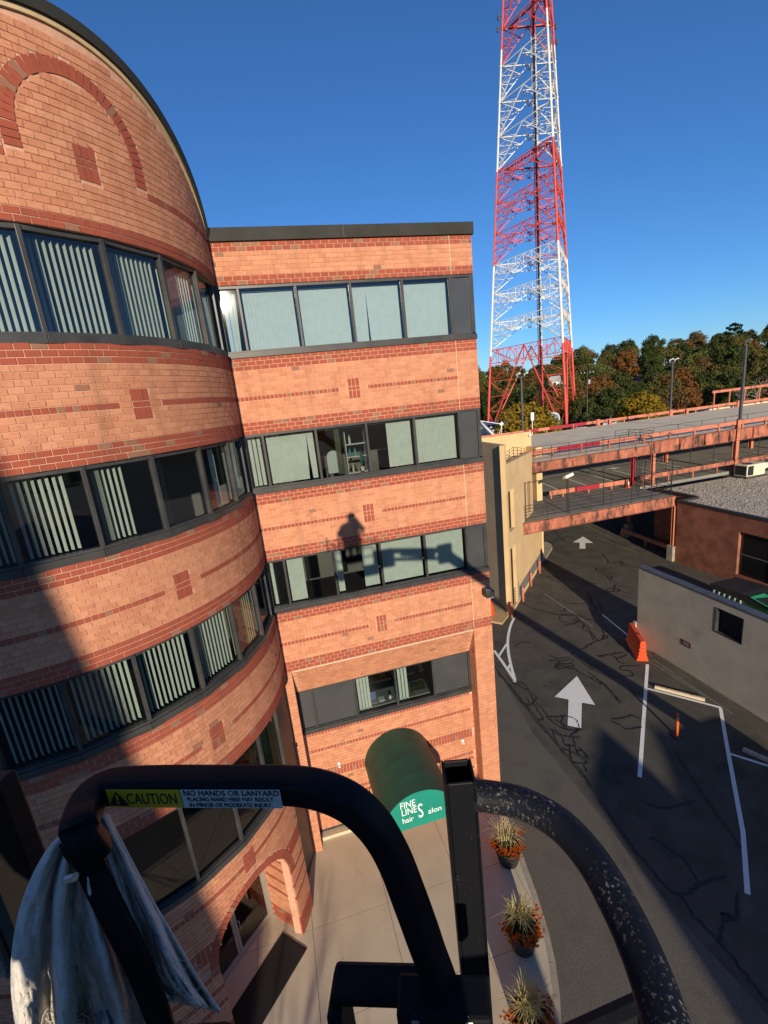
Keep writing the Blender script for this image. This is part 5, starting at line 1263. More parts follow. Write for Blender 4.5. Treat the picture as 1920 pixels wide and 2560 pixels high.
for ri,(D,sp) in enumerate(rows):
    a=17.5+rnd.uniform(0,2)
    while a<61:
        if not(30.5<a<31.2 and ri<2):
            da=math.degrees(sp/D); aa=a+rnd.uniform(-.25,.25)*da; Dd=D+rnd.uniform(-5,5); x=CAM.x+Dd*math.sin(R(aa)); y=CAM.y+Dd*math.cos(R(aa))
            q=rnd.random()
            kn='dark green' if q<.46 else 'olive green' if q<.76 else 'russet brown' if q<.88 else 'pale green' if q<.94 else 'orange' if q<.98 else 'golden yellow'
            wh='behind the radio tower' if aa<AZ1 else 'near the utility pole' if aa<AZ2 else 'right of the far light pole' if aa<AZ3 else 'beyond the near light pole'
            wv='at the foot of the wooded hill' if ri<3 else 'halfway up the wooded hill' if ri<7 else 'along the hilltop'
            tree(kn,x,y,hillz(Dd,aa)-.3,rnd.uniform(.8,1.2)*(.66+.042*ri),f'{kn} tree {wv}, {wh}',f'{kn} trees {wv} {wh}',hs=rnd.uniform(.95,1.2))
        a+=math.degrees(sp/D)*rnd.uniform(.85,1.2)
def at(px,D): v=dirxy(px); return CAM.x+v.x*D,CAM.y+v.y*D
x,y=at(1826,330); tree('pine',x,y,hillz(330,azof(dirxy(1826)))-2.5,1.35,'dark pine with flat layered crown rising above the hilltop',v=0)
x,y=at(1312,78); tree('golden yellow',x,y,0,.78,'wide yellow green tree in front of the radio tower base',v=0)
x,y=at(1345,86); tree('pale green',x,y,0,.66,'yellowish green tree beside the dish at the radio tower',v=1)
x,y=at(1604,92); tree('golden yellow',x,y,0,.74,'bright yellow tree just behind the far garage rail',v=1)
x,y=at(1895,120)
t=thing('bare_tree','leafless pale branched tree at the edge of the wood near the tall light pole','tree',(x,y,0))
m=MB(); rb=random.Random(3)
def branch(p,d,L,r,dep):
    q=p+d*L; m.tube([p,(p+q)/2+Vector((rb.gauss(0,.06),rb.gauss(0,.06),0))*L,q],[r,r*.8,r*.6],5)
    if dep:
        for _ in range(3 if dep>1 else 4):
            branch(q,(d+Vector((rb.gauss(0,.6),rb.gauss(0,.6),rb.gauss(.1,.35)))).normalized(),L*rb.uniform(.6,.8),r*.55,dep-1)
branch(Vector((x,y,0)),Vector((0,0,1)),3.6,.28,4); m.build('trunk',mat('pale_bark',(.30,.25,.2),(.2,.17,.14),rough=.9),t)
# ---- houses showing through the trees
def house(px,D,wd,dp,h,rot,label,dz=0):
    x,y=at(px,D); z=hillz(D,azof(dirxy(px)))+dz; t=thing('white_house',label,'house',(x,y,z),rz=rot)
    c,s_=math.cos(rot),math.sin(rot); L2=lambda a,b,e:Vector((x+a*c-b*s_,y+a*s_+b*c,z+e))
    HW=bpy.data.materials.get('siding_white') or mat('siding_white',(.72,.72,.70),(.64,.64,.62),rough=.8,scale=1); HR=bpy.data.materials.get('roof_pale') or mat('roof_pale',(.5,.49,.47),(.42,.41,.4),rough=.8,scale=1)
    m=MB(); P=[L2(a,b,e) for e in (-3,h) for a,b in ((-wd/2,-dp/2),(wd/2,-dp/2),(wd/2,dp/2),(-wd/2,dp/2))]; m.add(P,[(3,2,1,0),(4,5,6,7),(0,1,5,4),(1,2,6,5),(2,3,7,6),(3,0,4,7)]); m.build('wall',HW,t)
    m=MB(); o=.4; m.add([L2(-wd/2-o,-dp/2-o,h),L2(wd/2+o,-dp/2-o,h),L2(wd/2+o,dp/2+o,h),L2(-wd/2-o,dp/2+o,h),L2(-wd/2+1,0,h+2),L2(wd/2-1,0,h+2)],[(0,1,5,4),(2,3,4,5),(1,2,5),(3,0,4),(3,2,1,0)]); m.build('roof',HR,t)
    for a in (-wd/4,wd/4):
        m=MB(); P=[L2(a+i,-dp/2-.05,e) for e in (h-1.8,h-.6) for i in (-.5,.5)]; m.add([P[0],P[1],P[3],P[2]],[(0,1,2,3)]); m.build('window',PANEL,t)
house(1700,318,8,6,3,R(-40),'white house with pale roof near the top of the wooded hill',9.3)
house(1402,205,10,7,3.5,R(-30),'white house glimpsed between trees behind the radio tower',7)
# ---- shed, dishes, utility pole and cars behind the garage
x,y=at(1262,95); t=thing('equipment_shed','beige corrugated equipment shed at the foot of the radio tower','shed',(x,y,0),rz=R(-20))
SH=mat('shed_beige',(.52,.46,.36),(.45,.4,.31),rough=.7,scale=2)
c,s_=math.cos(R(-20)),math.sin(R(-20)); Q=lambda a,b,e:Vector((x+a*c-b*s_,y+a*s_+b*c,e))
m=MB(); n=40
for i in range(n):
    a0,a1=-7+14*i/n,-7+14*(i+1)/n; dpt=.0 if i%2 else .12
    m.add([Q(a0,-4-dpt,0),Q(a1,-4-dpt,0),Q(a1,-4-dpt,6.6),Q(a0,-4-dpt,6.6),Q(a0,4,0),Q(a1,4,0),Q(a1,4,6.6),Q(a0,4,6.6)],[(0,1,2,3),(5,4,7,6),(3,2,6,7),(1,5,6,2),(4,0,3,7)])
m.build('wall',SH,t); m=MB(); m.add([Q(-7.3,-4.4,6.6),Q(7.3,-4.4,6.6),Q(7.3,4.4,6.6),Q(-7.3,4.4,6.6),Q(-7.3,-4.4,6.9),Q(7.3,-4.4,6.9),Q(7.3,4.4,6.9),Q(-7.3,4.4,6.9)],[(3,2,1,0),(4,5,6,7),(0,1,5,4),(1,2,6,5),(2,3,7,6),(3,0,4,7)]); m.build('roof',FRAME,t)
def dish(px,D,zc,r,aim,label):
    x,y=at(px,D); t=thing('satellite_dish',label,'satellite dish',(x,y,0)); a=Vector(aim).normalized(); e=a.orthogonal().normalized(); g=a.cross(e); c=Vector((x,y,zc))
    m=MB(); V=[];F=[];n=28;rg=6
    for k in range(rg+1):
        rr=r*k/rg
        for j in range(n): th=2*math.pi*j/n; V.append(c+(e*math.cos(th)+g*math.sin(th))*rr+a*(.28*rr*rr/r))
    for k in range(rg):
        for j in range(n): F.append((k*n+j,k*n+(j+1)%n,(k+1)*n+(j+1)%n,(k+1)*n+j))
    m.add(V,F); o=m.build('reflector',WHITE,t,smooth=True); sd=o.modifiers.new('solid','SOLIDIFY'); sd.thickness=.1
    m=MB(); 
    for th in (0,2.1,4.2): m.bar(c+(e*math.cos(th)+g*math.sin(th))*r*.95+a*.27*r,c+a*r*.9,.08)
    m.obox(c+a*r*.9,e*.2,g*.2,a*.25); m.build('feed_arm',WHITE,t)
    m=MB(); m.bar((x,y,0),c-a*.1,.5); m.bar(Vector((x,y,0))-e*1.2,c-a*.3,.2); m.build('mount',WHITE,t)
dish(1216,70,6.6,2.9,(.62,-.28,.62),'large white satellite dish tipped towards the sky beside the brick wing corner')
dish(1377,92,5.9,2.2,(-.75,-.2,.5),'smaller white satellite dish near the foot of the radio tower')
def upole(px,D,h,label):
    x,y=at(px,D); t=thing('utility_pole',label,'utility pole',(x,y,0)); m=MB(); m.tube([(x,y,0),(x,y,h)],[.17,.11],8); m.build('pole',BARK,t)
    d=Vector((.8,-.6,0)); m=MB(); m.bar(Vector((x,y,h-.5))-d*1.3,Vector((x,y,h-.5))+d*1.3,.12); m.build('crossarm',BARK,t)
    for u in (-1.1,-.5,.5,1.1): m=MB(); q=Vector((x,y,h-.42))+d*u; m.lathe([(.05,0),(.07,.1),(.04,.2),(0,.2)],8,q); m.build('insulator',WHITE,t)
    m=MB(); m.lathe([(.22,0),(.22,.8),(0,.85)],10,(x+.3,y-.2,h-2.6)); m.build('transformer',mat('transformer_grey',(.4,.4,.4),rough=.5),t)
upole(1468,104,15.0,'wooden utility pole with crossarm and transformer beside the radio tower')
def car(px,D,col,label,rz,z=0):
    x,y=at(px,D); t=thing('parked_car',label,'car',(x,y,z),rz=rz); c,s_=math.cos(rz),math.sin(rz); Q=lambda a,b,e:Vector((x+a*c-b*s_,y+a*s_+b*c,z+e))
    pm=mat('car_paint',col,rough=.25,spec=.5,coat=.5); ga=bpy.data.materials.get('car_glass') or mat('car_glass',(.015,.017,.02),rough=.08)
    m=MB(); pr=[(-2.2,.35),(-2.25,.75),(-1.95,.95),(-1.2,1.0),(.85,1.0),(1.9,.92),(2.2,.7),(2.2,.35)]; m.extr([Q(a,-.87,e) for a,e in pr],Q(0,.87,0)-Q(0,-.87,0)); m.build('body',pm,t,bevel=.06)
    m=MB(); top=[Q(a,b,1.45) for a,b in ((-1.1,-.65),(.3,-.65),(.3,.65),(-1.1,.65))]; bot=[Q(a,b,.98) for a,b in ((-1.8,-.8),(1.05,-.8),(1.05,.8),(-1.8,.8))]; m.add(bot+top,[(4,5,6,7),(0,1,5,4),(1,2,6,5),(2,3,7,6),(3,0,4,7)]); m.build('windows',ga,t)
    m=MB(); m.obox(Q(-.4,0,1.47),(Q(.72,0,0)-Q(0,0,0)),Q(0,.66,0)-Q(0,0,0),Vector((0,0,.03))); m.build('roof',pm,t)
    for a in (-1.4,1.35):
        for b in (-.82,.82): m=MB(); m.tube([Q(a,b-.1,.33),Q(a,b+.1,.33)],.33,14); wl=m.build('wheel',POT,t); m=MB(); m.tube([Q(a,b-.11,.33),Q(a,b+.11,.33)],.19,10); m.build('rim',LP,wl)
car(1455,84,(.75,.75,.74),'white car parked just behind the garage by the utility pole',R(20),4.2)
car(1530,92,(.6,.61,.62),'silver car parked behind the far garage rail near the utility pole',R(35),4.6)
car(1568,94,(.4,.42,.45),'grey car parked behind the far garage rail beside the silver car',R(35),4.6)
m=MB(); x,y=at(1500,92)
m=MB(); m.prism([at(1425,78),at(1640,84),at(1640,105),at(1425,100)],-.01,4.2); struct(m.build('raised_parking_terrace',ASPH))
x,y=at(1328,62); t=thing('street_sign','small white sign on a thin post behind the far garage rail','sign',(x,y,0)); m=MB(); m.tube([(x,y,0),(x,y,10.1)],.05,6); m.build('post',WHITE,t); m=MB(); m.obox((x,y-.06,9.6),(.22,0,0),(0,.02,0),(0,0,.5)); m.build('panel',WHITE,t)

# ================================================================== added casters behind the camera, shaped to throw the big shadows
def cast(name,label,pts,y,dep,mt):
    t=thing(name,label,'building',(sum(p[0] for p in pts)/len(pts),y,0)); m=MB(); m.extr([(a,y,b) for a,b in pts],(-dep*math.tan(SUN_AZ),-dep,0)); m.build('wall',mt,t); return t
cast('neighbour_building','unseen brick neighbour building across the plaza, corner sloped to shape its shadow',[(-34,-.02),(-12.25,-.02),(-13.0,8.3),(-13.1,11.05),(-14.04,19.4),(-14.25,22.5),(-34,22.5)],-34,12,brickmat('neighbour_brick',(.4,.2,.13),(.33,.16,.1),(.4,.3,.24)))  # unseen; side edge sloped to fit the shadow line on the bay
def uv2x(u,y): return (u+y*math.sin(SUN_AZ))/math.cos(SUN_AZ)
yb=-31; bz=lambda u,v:(uv2x(u,yb),v-math.tan(SUN_EL)*(uv2x(u,yb)*math.sin(SUN_AZ)+yb*math.cos(SUN_AZ)))
cast('stall_shade_caster','unseen gabled block added to shade the parking lot stalls',[(bz(5.55,0)[0],-.02),bz(5.5,-.25),bz(6.0,-.05),bz(6.75,.5),bz(7.5,.40),bz(8.6,.12),bz(9.0,-.45),bz(14,-.55),(bz(14,0)[0],-.02)],yb,12,RB)  # added caster, roofline shaped for the shade over the stalls
cast('lane_shade_caster','unseen narrow block added to shade the lot beside the drive lane',[(bz(2.95,0)[0],-.02),bz(2.95,-.1),bz(3.4,.1),bz(4.9,.62),bz(5.3,.2),bz(5.5,-.2),(bz(5.5,0)[0],-.02)],yb,12,RB)  # added caster for the dark strip the lift would leave on the lot
xs_=uv2x(-1.1,-20); t=thing('strip_shade_pillar','unseen square pillar added for the shadow strip across the plaza','pillar',(xs_,-20,0)); m=MB(); m.box(xs_-.3,xs_+.3,-20.3,-19.7,-.02,4.9); m.build('shaft',STUC,t); m=MB(); m.box(xs_-.36,xs_+.36,-20.36,-19.64,4.9,5.05); m.build('cap',STUC,t)  # added caster for the dark strip beside the planters
for uu,yy,hh in ((-6.85,-19,5.4),(-6.2,-17.5,4.4),(4.2,-30,8.3)):
    xx=uv2x(uu,yy); t=thing('street_tree','leafless young street tree behind the plaza','tree',(xx,yy,0),'bare street trees'); m=MB(); rb=random.Random(int(xx*10)); branch(Vector((xx,yy,-.02)),Vector((0,0,1)),hh*.33,.07,4); m.build('trunk',BARK,t)

# ================================================================== boom lift with its basket, the photographer, the rag
def C_(x,y,z): return CAM+Vector((x,y,z))
def scuffmat(name,c,patch,fine,big,rough=.35):
    m,t,N,L=newmat(name); out=N.new('ShaderNodeOutputMaterial'); b=N.new('ShaderNodeBsdfPrincipled'); b.inputs['Specular IOR Level'].default_value=.14
    g=N.new('ShaderNodeNewGeometry')
    def nz(sc,de,lo,hi):
        n=N.new('ShaderNodeTexNoise'); n.inputs['Scale'].default_value=sc; n.inputs['Detail'].default_value=de; n.inputs['Roughness'].default_value=.7; L.new(g.outputs['Position'],n.inputs['Vector'])
        r=N.new('ShaderNodeMapRange'); r.inputs[1].default_value=lo; r.inputs[2].default_value=hi; L.new(n.outputs[0],r.inputs[0]); return r.outputs[0],n
    f1,n1=nz(230,6,fine,fine+.09); f2,_=nz(11,3,.46,.62); f3,_=nz(24,9,big,big+.025)
    mu=N.new('ShaderNodeMath'); mu.operation='MULTIPLY'; L.new(f1,mu.inputs[0]); L.new(f2,mu.inputs[1])
    mm=N.new('ShaderNodeMath'); mm.operation='MULTIPLY_ADD'; mm.inputs[1].default_value=.6; mm.use_clamp=True; L.new(mu.outputs[0],mm.inputs[0]); L.new(f3,mm.inputs[2])
    mx=N.new('ShaderNodeMix'); mx.data_type='RGBA'; mx.inputs['A'].default_value=(*c,1); mx.inputs['B'].default_value=(*patch,1); L.new(mm.outputs[0],mx.inputs['Factor']); L.new(mx.outputs['Result'],b.inputs['Base Color'])
    r2=N.new('ShaderNodeMapRange'); r2.inputs[3].default_value=rough; r2.inputs[4].default_value=.85; L.new(mm.outputs[0],r2.inputs[0]); L.new(r2.outputs[0],b.inputs['Roughness'])
    bp=N.new('ShaderNodeBump'); bp.inputs['Strength'].default_value=.15; bp.inputs['Distance'].default_value=.002; L.new(n1.outputs[0],bp.inputs['Height']); L.new(bp.outputs[0],b.inputs['Normal']); L.new(b.outputs[0],out.inputs[0]); return m
LBLK=scuffmat('lift_black_paint',(.007,.0075,.010),(.07,.07,.07),.60,.72,.5)
LARC=scuffmat('peeling_black_paint',(.012,.013,.018),(.50,.46,.39),.555,.632,.42)
LTAN=mat('lift_boom_paint',(.55,.28,.05),(.45,.22,.04),rough=.5)
FLOOR=-1.50
LIFT=thing('boom_lift','black tubular basket rails of a boom lift with caution decal','boom lift',(7.3,-9.5,0))
LIFT['label']='boom lift basket with scuffed black tubular rails and yellow caution decal'
hz_=CAM.z-.40
HPX=((200,2085,0),(208,2035,0),(228,1995,0),(262,1971,0),(310,1963,0),(420,1960,0),(550,1961,0),(700,1962,0),(790,1972,0),(872,2005,.008),(938,2065,.035),(985,2145,.076),(1022,2240,.125),(1062,2350,.18),(1098,2450,.235),(1135,2560,.29),(1165,2680,.34))
hp=[onz(px,py,hz_-dz) for px,py,dz in HPX]
leg_=[ony(455,2700,CAM.y+.44),ony(358,2440,CAM.y+.448),ony(286,2290,CAM.y+.456),ony(228,2170,CAM.y+.468),hp[0]+Vector((.0,.004,-.004))]; hp=[hp[0]+Vector((.006,.002,-.03))]+hp
path=smoothpath(hp,7)
def rrect(a,b,r,n=4):
    o=[]
    for cx,cy,a0 in ((a-r,b-r,0),(-a+r,b-r,90),(-a+r,-b+r,180),(a-r,-b+r,270)):
        for k in range(n+1): t_=R(a0+90*k/n); o.append((cx+r*math.cos(t_),cy+r*math.sin(t_)))
    return o
ups=[]
for i,p in enumerate(path):
    tt=(path[min(i+1,len(path)-1)]-path[max(i-1,0)]).normalized(); k=abs(tt.z) if i<14 else 0; k=min(1,max(0,(k-.25)/.6)); k=k*k*(3-2*k)
    ups.append(Vector((0,0,1))*(1-k)+Vector((-.35,1,0)).normalized()*k)
m=MB(); m.sweep(path,rrect(.0165,.0150,.0065),ups); HOOP=m.build('guard_hoop',LBLK,LIFT,smooth=True)
m=MB(); m.sweep(smoothpath(leg_,7),rrect(.0120,.0095,.004),Vector((-.35,1,0))); m.build('hoop_leg',LBLK,LIFT,smooth=True)
rz_=CAM.z-.50
rp=smoothpath([onz(px,py,rz_) for px,py in ((1150,1985),(1230,1992),(1310,2010),(1400,2062),(1480,2150),(1550,2270),(1610,2400),(1665,2560),(1720,2760),(1780,3050))],7)
m=MB(); m.tube(rp,.0185,20); RAIL=m.build('top_rail',LARC,LIFT,smooth=True)
pc=onz(1146,1940,CAM.z-.47)
m=MB(); s=.0195; th=.0035; z1=CAM.z-.462; z0=CAM.z+FLOOR
ux=Vector((RIGHT.x,RIGHT.y,0)).normalized(); uy=Vector((-ux.y,ux.x,0))
for a,b in ((ux,uy),(uy,ux)):
    for sg in (-1,1): m.obox(Vector((pc.x,pc.y,(z0+z1)/2))+a*(sg*(s-th/2)),a*(th/2),b*(s if a is ux else s-th),Vector((0,0,(z1-z0)/2)))
m.build('square_post',LBLK,LIFT,bevel=.003)
m=MB(); m.obox(Vector((pc.x,pc.y,z1-.1)),ux*(s-th-.0005),uy*(s-th-.0005),Vector((0,0,.002))); m.build('post_plug',FRAME,LIFT)
q=onz(5,1940,CAM.z-.42); m=MB(); m.obox(Vector((q.x-.016,q.y,CAM.z-.42-.5)),ux*.026,uy*.016,Vector((0,0,.5))); m.build('square_post',scuffmat('left_post_paint',(.012,.010,.009),(.05,.04,.03),.55,.7,.5),LIFT,bevel=.004)
a=onz(838,2396,CAM.z-.70); b=onz(1085,2402,CAM.z-.70)
d=(b-a); d.z=0; L=d.length; d/=L; n=Vector((-d.y,d.x,0))
if n.y>0: n=-n
m=MB(); m.obox((a+b)/2+n*.021+Vector((0,0,-.008)),d*(L/2),n*.021,Vector((0,0,.008))); m.obox((a+b)/2-d*(L/2-.006)+n*.028+Vector((0,0,-.09)),d*.009,n*.028,Vector((0,0,.08))); CON_=m.build('control_console',LBLK,LIFT,bevel=.006)
m=MB(); cc=(a+b)/2-d*.01+n*.105+Vector((0,0,-.06)); m.tube([cc+d*(.06*math.cos(t_))+n*(.016*math.sin(t_)) for t_ in subd(0,2*math.pi,24)[:-1]],.007,8,closed=True); m.build('grab_slot',LBLK,CON_)
k_=onz(1112,2535,CAM.z-.66); m=MB(); m.obox(k_,d*.05,n*.02,Vector((0,0,.03))); CL=m.build('clamp_block',LBLK,LIFT,bevel=.004)
STEEL=mat('zinc_bolt',(.45,.45,.43),rough=.35,metal=.8)
for u in (-.03,.026): m=MB(); m.tube([k_+d*u+n*.012+Vector((0,0,.02)),k_+d*u+n*.02+Vector((0,0,.026))],.0045,6); m.build('bolt',STEEL,CL)
q=onz(178,2195,CAM.z-.43); m=MB(); m.tube([q+Vector((-.004,0,0)),q+Vector((.006,-.004,.004))],.004,8); m.build('bolt',STEEL,HOOP)
q=onz(470,2590,CAM.z-.55); m=MB(); m.obox(q+Vector((0,0,-.02)),ux*.04,uy*.012,Vector((0,0,.02))); m.build('hoop_foot_bracket',LBLK,LIFT,bevel=.008)
# decal on the hoop
def side(px,py): 
    p=onz(px,py,hz_); return p
A=side(296,1963); B=side(716,1963); d=(B-A); L=d.length; d/=L; n=Vector((d.y,-d.x,0)); zv=Vector((0,0,1))
off=n*(.0172)
def patch(u0,u1,v0,v1,mt,name,par,e=0.0):
    m=MB(); o=A+off+n*e; m.extr([o+d*(L*u0)+zv*v0,o+d*(L*u1)+zv*v0,o+d*(L*u1)+zv*v1,o+d*(L*u0)+zv*v1],n*.0005); return m.build(name,mt,par)
dec=patch(0,.435,-.0125,.0115,mat('decal_yellow',(.62,.45,.02),(.55,.4,.02),rough=.45),'caution_decal',HOOP)
dew=patch(.44,1,-.0125,.0115,mat('decal_white',(.62,.62,.60),(.52,.52,.5),rough=.5,scale=90),'warning_decal',HOOP)
TXT=mat('decal_black',(.012,.012,.012),rough=.5)
def dm(u,v): o=A+off+n*.0007+d*(L*u)+zv*v; return Matrix(((d.x,0,n.x,o.x),(d.y,0,n.y,o.y),(0,1,0,o.z),(0,0,0,1)))
text('lettering','CAUTION',.0205,dm(.112,-.0072),TXT,dec,ext=.0003,sx=.66)
text('lettering','NO HANDS OR LANYARD',.0100,dm(.455,.0042),TXT,dew,ext=.0003,sx=.93)
text('lettering','PLACING HAND HERE MAY RESULT',.0074,dm(.47,-.0032),TXT,dew,ext=.0003,sx=.84)
text('lettering','IN MINOR OR MODERATE INJURY.',.0074,dm(.475,-.0108),TXT,dew,ext=.0003,sx=.84)
m=MB(); o=A+off+n*.0006+d*(L*.06); m.extr([o+zv*-.010-d*.0125,o+zv*-.010+d*.0125,o+zv*.0095],n*.0004); tri=m.build('hazard_triangle',TXT,dec)
m=MB(); o=o+n*.0005; m.extr([o+zv*-.002-d*.0013,o+zv*-.002+d*.0013,o+zv*.0055+d*.0013,o+zv*.0055-d*.0013],n*.0002); m.extr([o+zv*-.0065-d*.0013,o+zv*-.0065+d*.0013,o+zv*-.004+d*.0013,o+zv*-.004-d*.0013],n*.0002); m.build('exclamation_mark',mat('decal_yellow2',(.62,.45,.02),rough=.45),tri)
# rest of the basket (out of frame, throws the shadow on the wing)
fx0,fx1,fy0,fy1=-.78,.42,-.62,.42
m=MB(); p0=C_(fx0,fy0,FLOOR-.08); p1=C_(fx1,fy1,FLOOR); m.box(p0.x,p1.x,p0.y,p1.y,p0.z,p1.z); m.build('basket_floor',LBLK,LIFT)
m=MB()
for h in (-.5,-.98):
    m.tube([C_(fx0,fy0,h),C_(fx1,fy0,h)],.022,8)
    if h<-.6: m.tube([C_(fx0,fy1,h),C_(fx1,fy1,h)],.018,8); m.tube([C_(fx0,fy0,h),C_(fx0,fy1,h)],.018,8); m.tube([C_(fx1,fy0,h),C_(fx1,fy1,h)],.018,8)
m.tube([C_(fx0,fy0,-.5),C_(fx0,fy0+.35,-.5)],.022,8); m.build('rear_rails',LBLK,LIFT)
for x_,y_ in ((fx0,fy0),(fx1,fy0),(fx0,fy1)):
    m=MB(); m.tube([C_(x_,y_,FLOOR),C_(x_,y_,-.5)],.022,8); m.build('corner_post',LBLK,LIFT)
m=MB(); m.box(C_(.36,0,0).x,C_(.95,0,0).x,CAM.y-.35,CAM.y-.05,CAM.z-1.5,CAM.z-1.0); m.build('rotator',LBLK,LIFT)
J0=C_(.9,-.2,-1.17); J1=C_(2.5,-.3,-1.42); T0=Vector((7.3,-9.0,2.2))
m=MB(); m.bar(J0+zv*.11,J1+zv*.11,.14,.14); m.bar(J0-zv*.15,J1-zv*.15,.09,.09); m.bar(J0+Vector((.25,0,-.02)),J1-Vector((.3,0,-.02)),.06,.16); m.obox(J1,(.22,0,0),(0,.12,0),(0,0,.28)); m.build('jib',LTAN,LIFT)
m=MB(); m.bar(J1,J1+(T0-J1)*.55,.26,.30); m.build('fly_boom',LTAN,LIFT)
m=MB(); m.bar(J1+(T0-J1)*.5,T0,.38,.44); m.build('main_boom',LTAN,LIFT)
m=MB(); m.box(6.2,8.4,-10.4,-8.4,1.0,2.3); m.build('turret',LTAN,LIFT,bevel=.08)
m=MB(); m.box(5.9,8.7,-10.9,-7.9,.55,1.0); m.build('chassis',LBLK,LIFT,bevel=.05)
for x_ in (5.75,8.85):
    for y_ in (-10.6,-8.2): m=MB(); m.tube([(x_-.18,y_,.5),(x_+.18,y_,.5)],.5,18); m.build('wheel',POT,LIFT)
# ---- rag draped over the hoop
RAGM=mat('grey_rag',(.64,.60,.54),(.52,.49,.45),rough=.95,scale=30,detail=8,bump=1.0,bscale=55,spec=.1,c3=(.36,.34,.32),scale3=14,lo3=.58,hi3=.78)
from mathutils import noise
RAG=thing('cleaning_rag','frayed grey cotton rag draped over the left bend of the black basket hoop','rag',onz(235,2045,hz_))
def pl(P,u):
    k=u*(len(P)-1); i=min(int(k),len(P)-2); f_=k-i; return P[i][0]+(P[i+1][0]-P[i][0])*f_,P[i][1]+(P[i+1][1]-P[i][1])*f_
def lobe(Lp,Rp,y0,y1,amp,fr,seed,nu=84,nv=72,rag=.03):
    m=MB(); V=[];F=[]; rr=random.Random(seed)
    Lp=[(v.x,v.y) for v in smoothpath([Vector((*p,0)) for p in Lp],6)]; Rp=[(v.x,v.y) for v in smoothpath([Vector((*p,0)) for p in Rp],6)]
    jag=[rr.uniform(-1,1) for _ in range(nu+1)]
    for j in range(nv+1):
        v=j/nv
        for i in range(nu+1):
            u=i/nu; vv=v*(1+rag*(noise.noise(Vector((u*9,seed,0)))+.4*jag[i])) if v>.8 else v
            lx,ly=pl(Lp,min(1,vv)); rx,ry=pl(Rp,min(1,vv)); px=lx+(rx-lx)*u; py=ly+(ry-ly)*u
            w_=noise.noise(Vector((u*2.2,v*1.4,seed)))
            fold=math.sin(u*fr+2.6*w_+1.5*v)+.4*math.sin(u*fr*1.7+2*v+3*w_+seed)+.55*noise.noise(Vector((u*5,v*4.5,seed+3)))+.3*noise.noise(Vector((u*11+v*4,v*7,seed+8)))
            bulge=math.sqrt(max(0,1-(2*u-1)**2))
            y=CAM.y+y0+(y1-y0)*v-amp*fold*(.35+.9*v)*min(1,6*min(u,1-u)+.15)-.018*bulge+.0022*noise.noise(Vector((u*20,v*15,seed)))+.0012*noise.noise(Vector((u*45,v*38,seed)))
            V.append(ony(px,py,y))
    for j in range(nv):
        for i in range(nu): a=j*(nu+1)+i; F.append((a,a+1,a+nu+2,a+nu+1))
    m.add(V,F); o=m.build('cloth',RAGM,RAG,smooth=True); sd=o.modifiers.new('solid','SOLIDIFY'); sd.thickness=.0022; sd.offset=0; return o
lobe([(236,2034),(130,2110),(58,2250),(30,2400),(34,2520),(58,2640)],[(250,2060),(232,2130),(262,2260),(318,2400),(372,2530),(395,2640)],.500,.470,.024,17,1,nu=130,nv=110,rag=.05)
lobe([(222,2030),(250,2100),(285,2220),(322,2350),(360,2440),(420,2500)],[(270,2036),(312,2120),(392,2270),(446,2360),(492,2440),(552,2530)],.505,.480,.018,11,5,nu=90,nv=100,rag=.07)
m=MB(); cv=[hp[4],hp[5]]
for s in range(90):
    px=random.uniform(60,545); py=random.uniform(2380,2560) if px>330 else random.uniform(2500,2560); p=ony(px,py,CAM.y+.47); L_=random.uniform(.008,.03); dd=Vector((random.gauss(0,.5),random.gauss(0,.2),-1)).normalized(); e=Vector((random.gauss(0,.006),0,0)); m.tube([p,p+dd*L_*.5+e,p+dd*L_],.0004,3,caps=False)
m.build('loose_threads',RAGM,RAG,kind='stuff')
# ---- photographer standing in the basket (out of frame; throws the shadow on the wing)
PER=bpy.data.meshes.new('person')
b0=C_(-.24,-.34,0); J={}
def jv(n,x,y,z,r): J[n]=(b0+Vector((x,y,z)),r)
jv('pelvis',0,0,-.62,(.25,.15)); jv('waist',0,.0,-.42,(.26,.15)); jv('chest',0,0,-.2,(.28,.15)); jv('neckb',.03,.02,-.03,(.13,.09)); jv('neck',0.07,.03,.03,(.065,.065)); jv('head',.09,.06,.13,(.1,.11)); jv('crown',.09,.05,.235,(.07,.08))
jv('shl',-.20,0,-.08,(.085,.085)); jv('ell',-.29,.06,-.34,(.07,.07)); jv('wrl',.04,.26,-.12,(.038,.035)); jv('hl',.10,.29,-.06,(.035,.025))
jv('shr',.21,0,-.08,(.08,.08)); jv('elr',.40,.04,-.27,(.065,.065)); jv('wrr',.32,.24,-.10,(.042,.038)); jv('hr',.28,.29,-.03,(.035,.025))
for s_,n_ in ((-1,'l'),(1,'r')):
    jv('hip'+n_,s_*.13,0,-.72,(.15,.13)); jv('kn'+n_,s_*.14,.03,-1.05,(.10,.09)); jv('an'+n_,s_*.13,-.02,-1.42,(.05,.05)); jv('toe'+n_,s_*.14,.14,-1.46,(.04,.035))
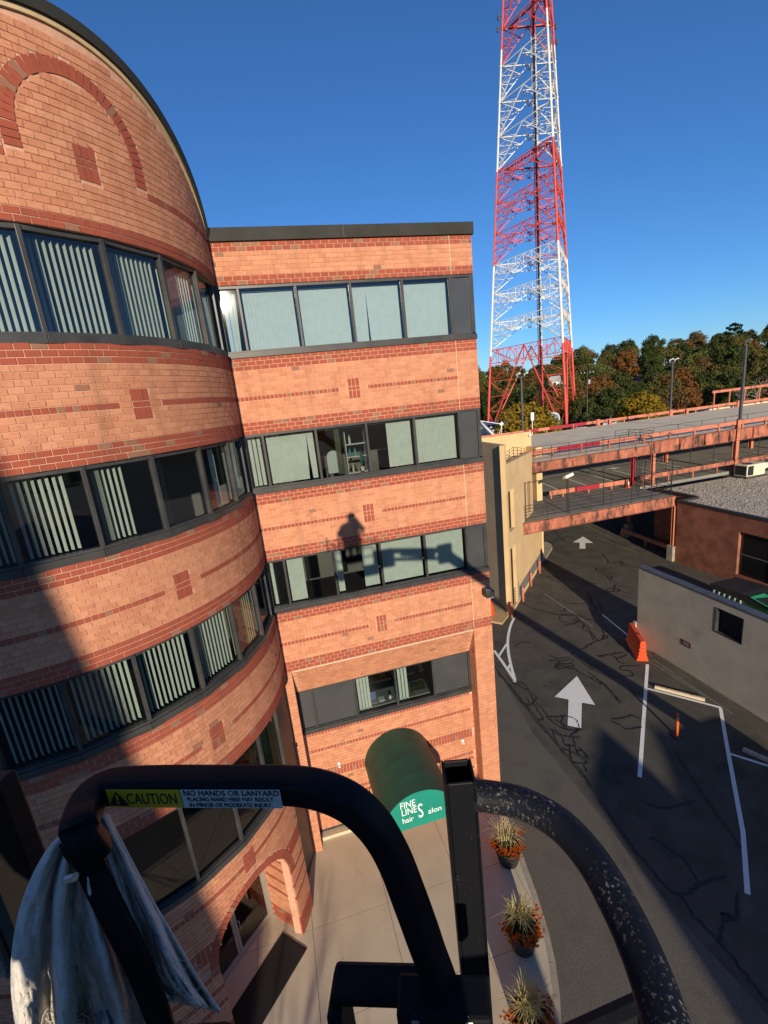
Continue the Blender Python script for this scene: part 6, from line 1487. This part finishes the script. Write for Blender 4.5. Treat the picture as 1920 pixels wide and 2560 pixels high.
E_=[('pelvis','waist'),('waist','chest'),('chest','neckb'),('neckb','neck'),('neck','head'),('head','crown'),('neckb','shl'),('shl','ell'),('ell','wrl'),('wrl','hl'),('neckb','shr'),('shr','elr'),('elr','wrr'),('wrr','hr'),('pelvis','hipl'),('hipl','knl'),('knl','anl'),('anl','toel'),('pelvis','hipr'),('hipr','knr'),('knr','anr'),('anr','toer')]
fing=0
for hn,sx in (('hl',1),('hr',-1)):
    for k in range(5):
        n1=f'{hn}f{k}a'; n2=f'{hn}f{k}b'; base=J[hn][0]-b0
        if k==4: jv(n1,base.x+sx*.03,base.y-.005,base.z+.0,(.011,.011)); jv(n2,base.x+sx*.05,base.y-.02,base.z+.03,(.009,.009))
        else: jv(n1,base.x+sx*.012,base.y+.01-.018*k+.02,base.z+.06,(.010,.010)); jv(n2,base.x+sx*.04,base.y+.01-.018*k+.02,base.z+.085+.004*(2-abs(k-1)),(.009,.009))
        E_+= [(hn,n1),(n1,n2)]
names=list(J); PER.from_pydata([J[n][0]-b0-Vector((0,0,FLOOR)) for n in names],[(names.index(a),names.index(b)) for a,b in E_],[])
sk=PER.attributes
PERO=bpy.data.objects.new('person',PER); COL.objects.link(PERO); PERO.location=b0+Vector((0,0,FLOOR))
md=PERO.modifiers.new('skin','SKIN'); md.use_smooth_shade=True
for i,n in enumerate(names):
    PER.skin_vertices[0].data[i].radius=J[n][1]; PER.skin_vertices[0].data[i].use_root=(n=='pelvis')
ms=PERO.modifiers.new('sub','SUBSURF'); ms.levels=2; ms.render_levels=2
PER.materials.append(mat('dark_work_clothes',(.06,.065,.08),(.04,.045,.055),rough=.9,scale=9))
tag(PERO,'person in dark work clothes standing in the lift basket raising a phone','person')
WORLD[PERO.name]=Matrix.Translation(PERO.location)
m=MB(); hc=J['crown'][0]; m.lathe([(.105,-.03),(.11,0),(.095,.05),(.05,.08),(0,.085)],18,hc+Vector((0,0,-.05))); m.extr([hc+Vector((-.09,.06,-.05)),hc+Vector((.09,.06,-.05)),hc+Vector((.06,.19,-.065)),hc+Vector((-.06,.19,-.065))],(0,0,.012)); m.build('cap',POT,PERO,smooth=False)
m=MB(); o=CAM-FWD*.03; m.obox(o+RIGHT*.02-UP*.03,RIGHT*.036,UP*.075,FWD*.004); tag(pivot(m.build('phone',POT),o),'black phone held up in front of the face','phone')
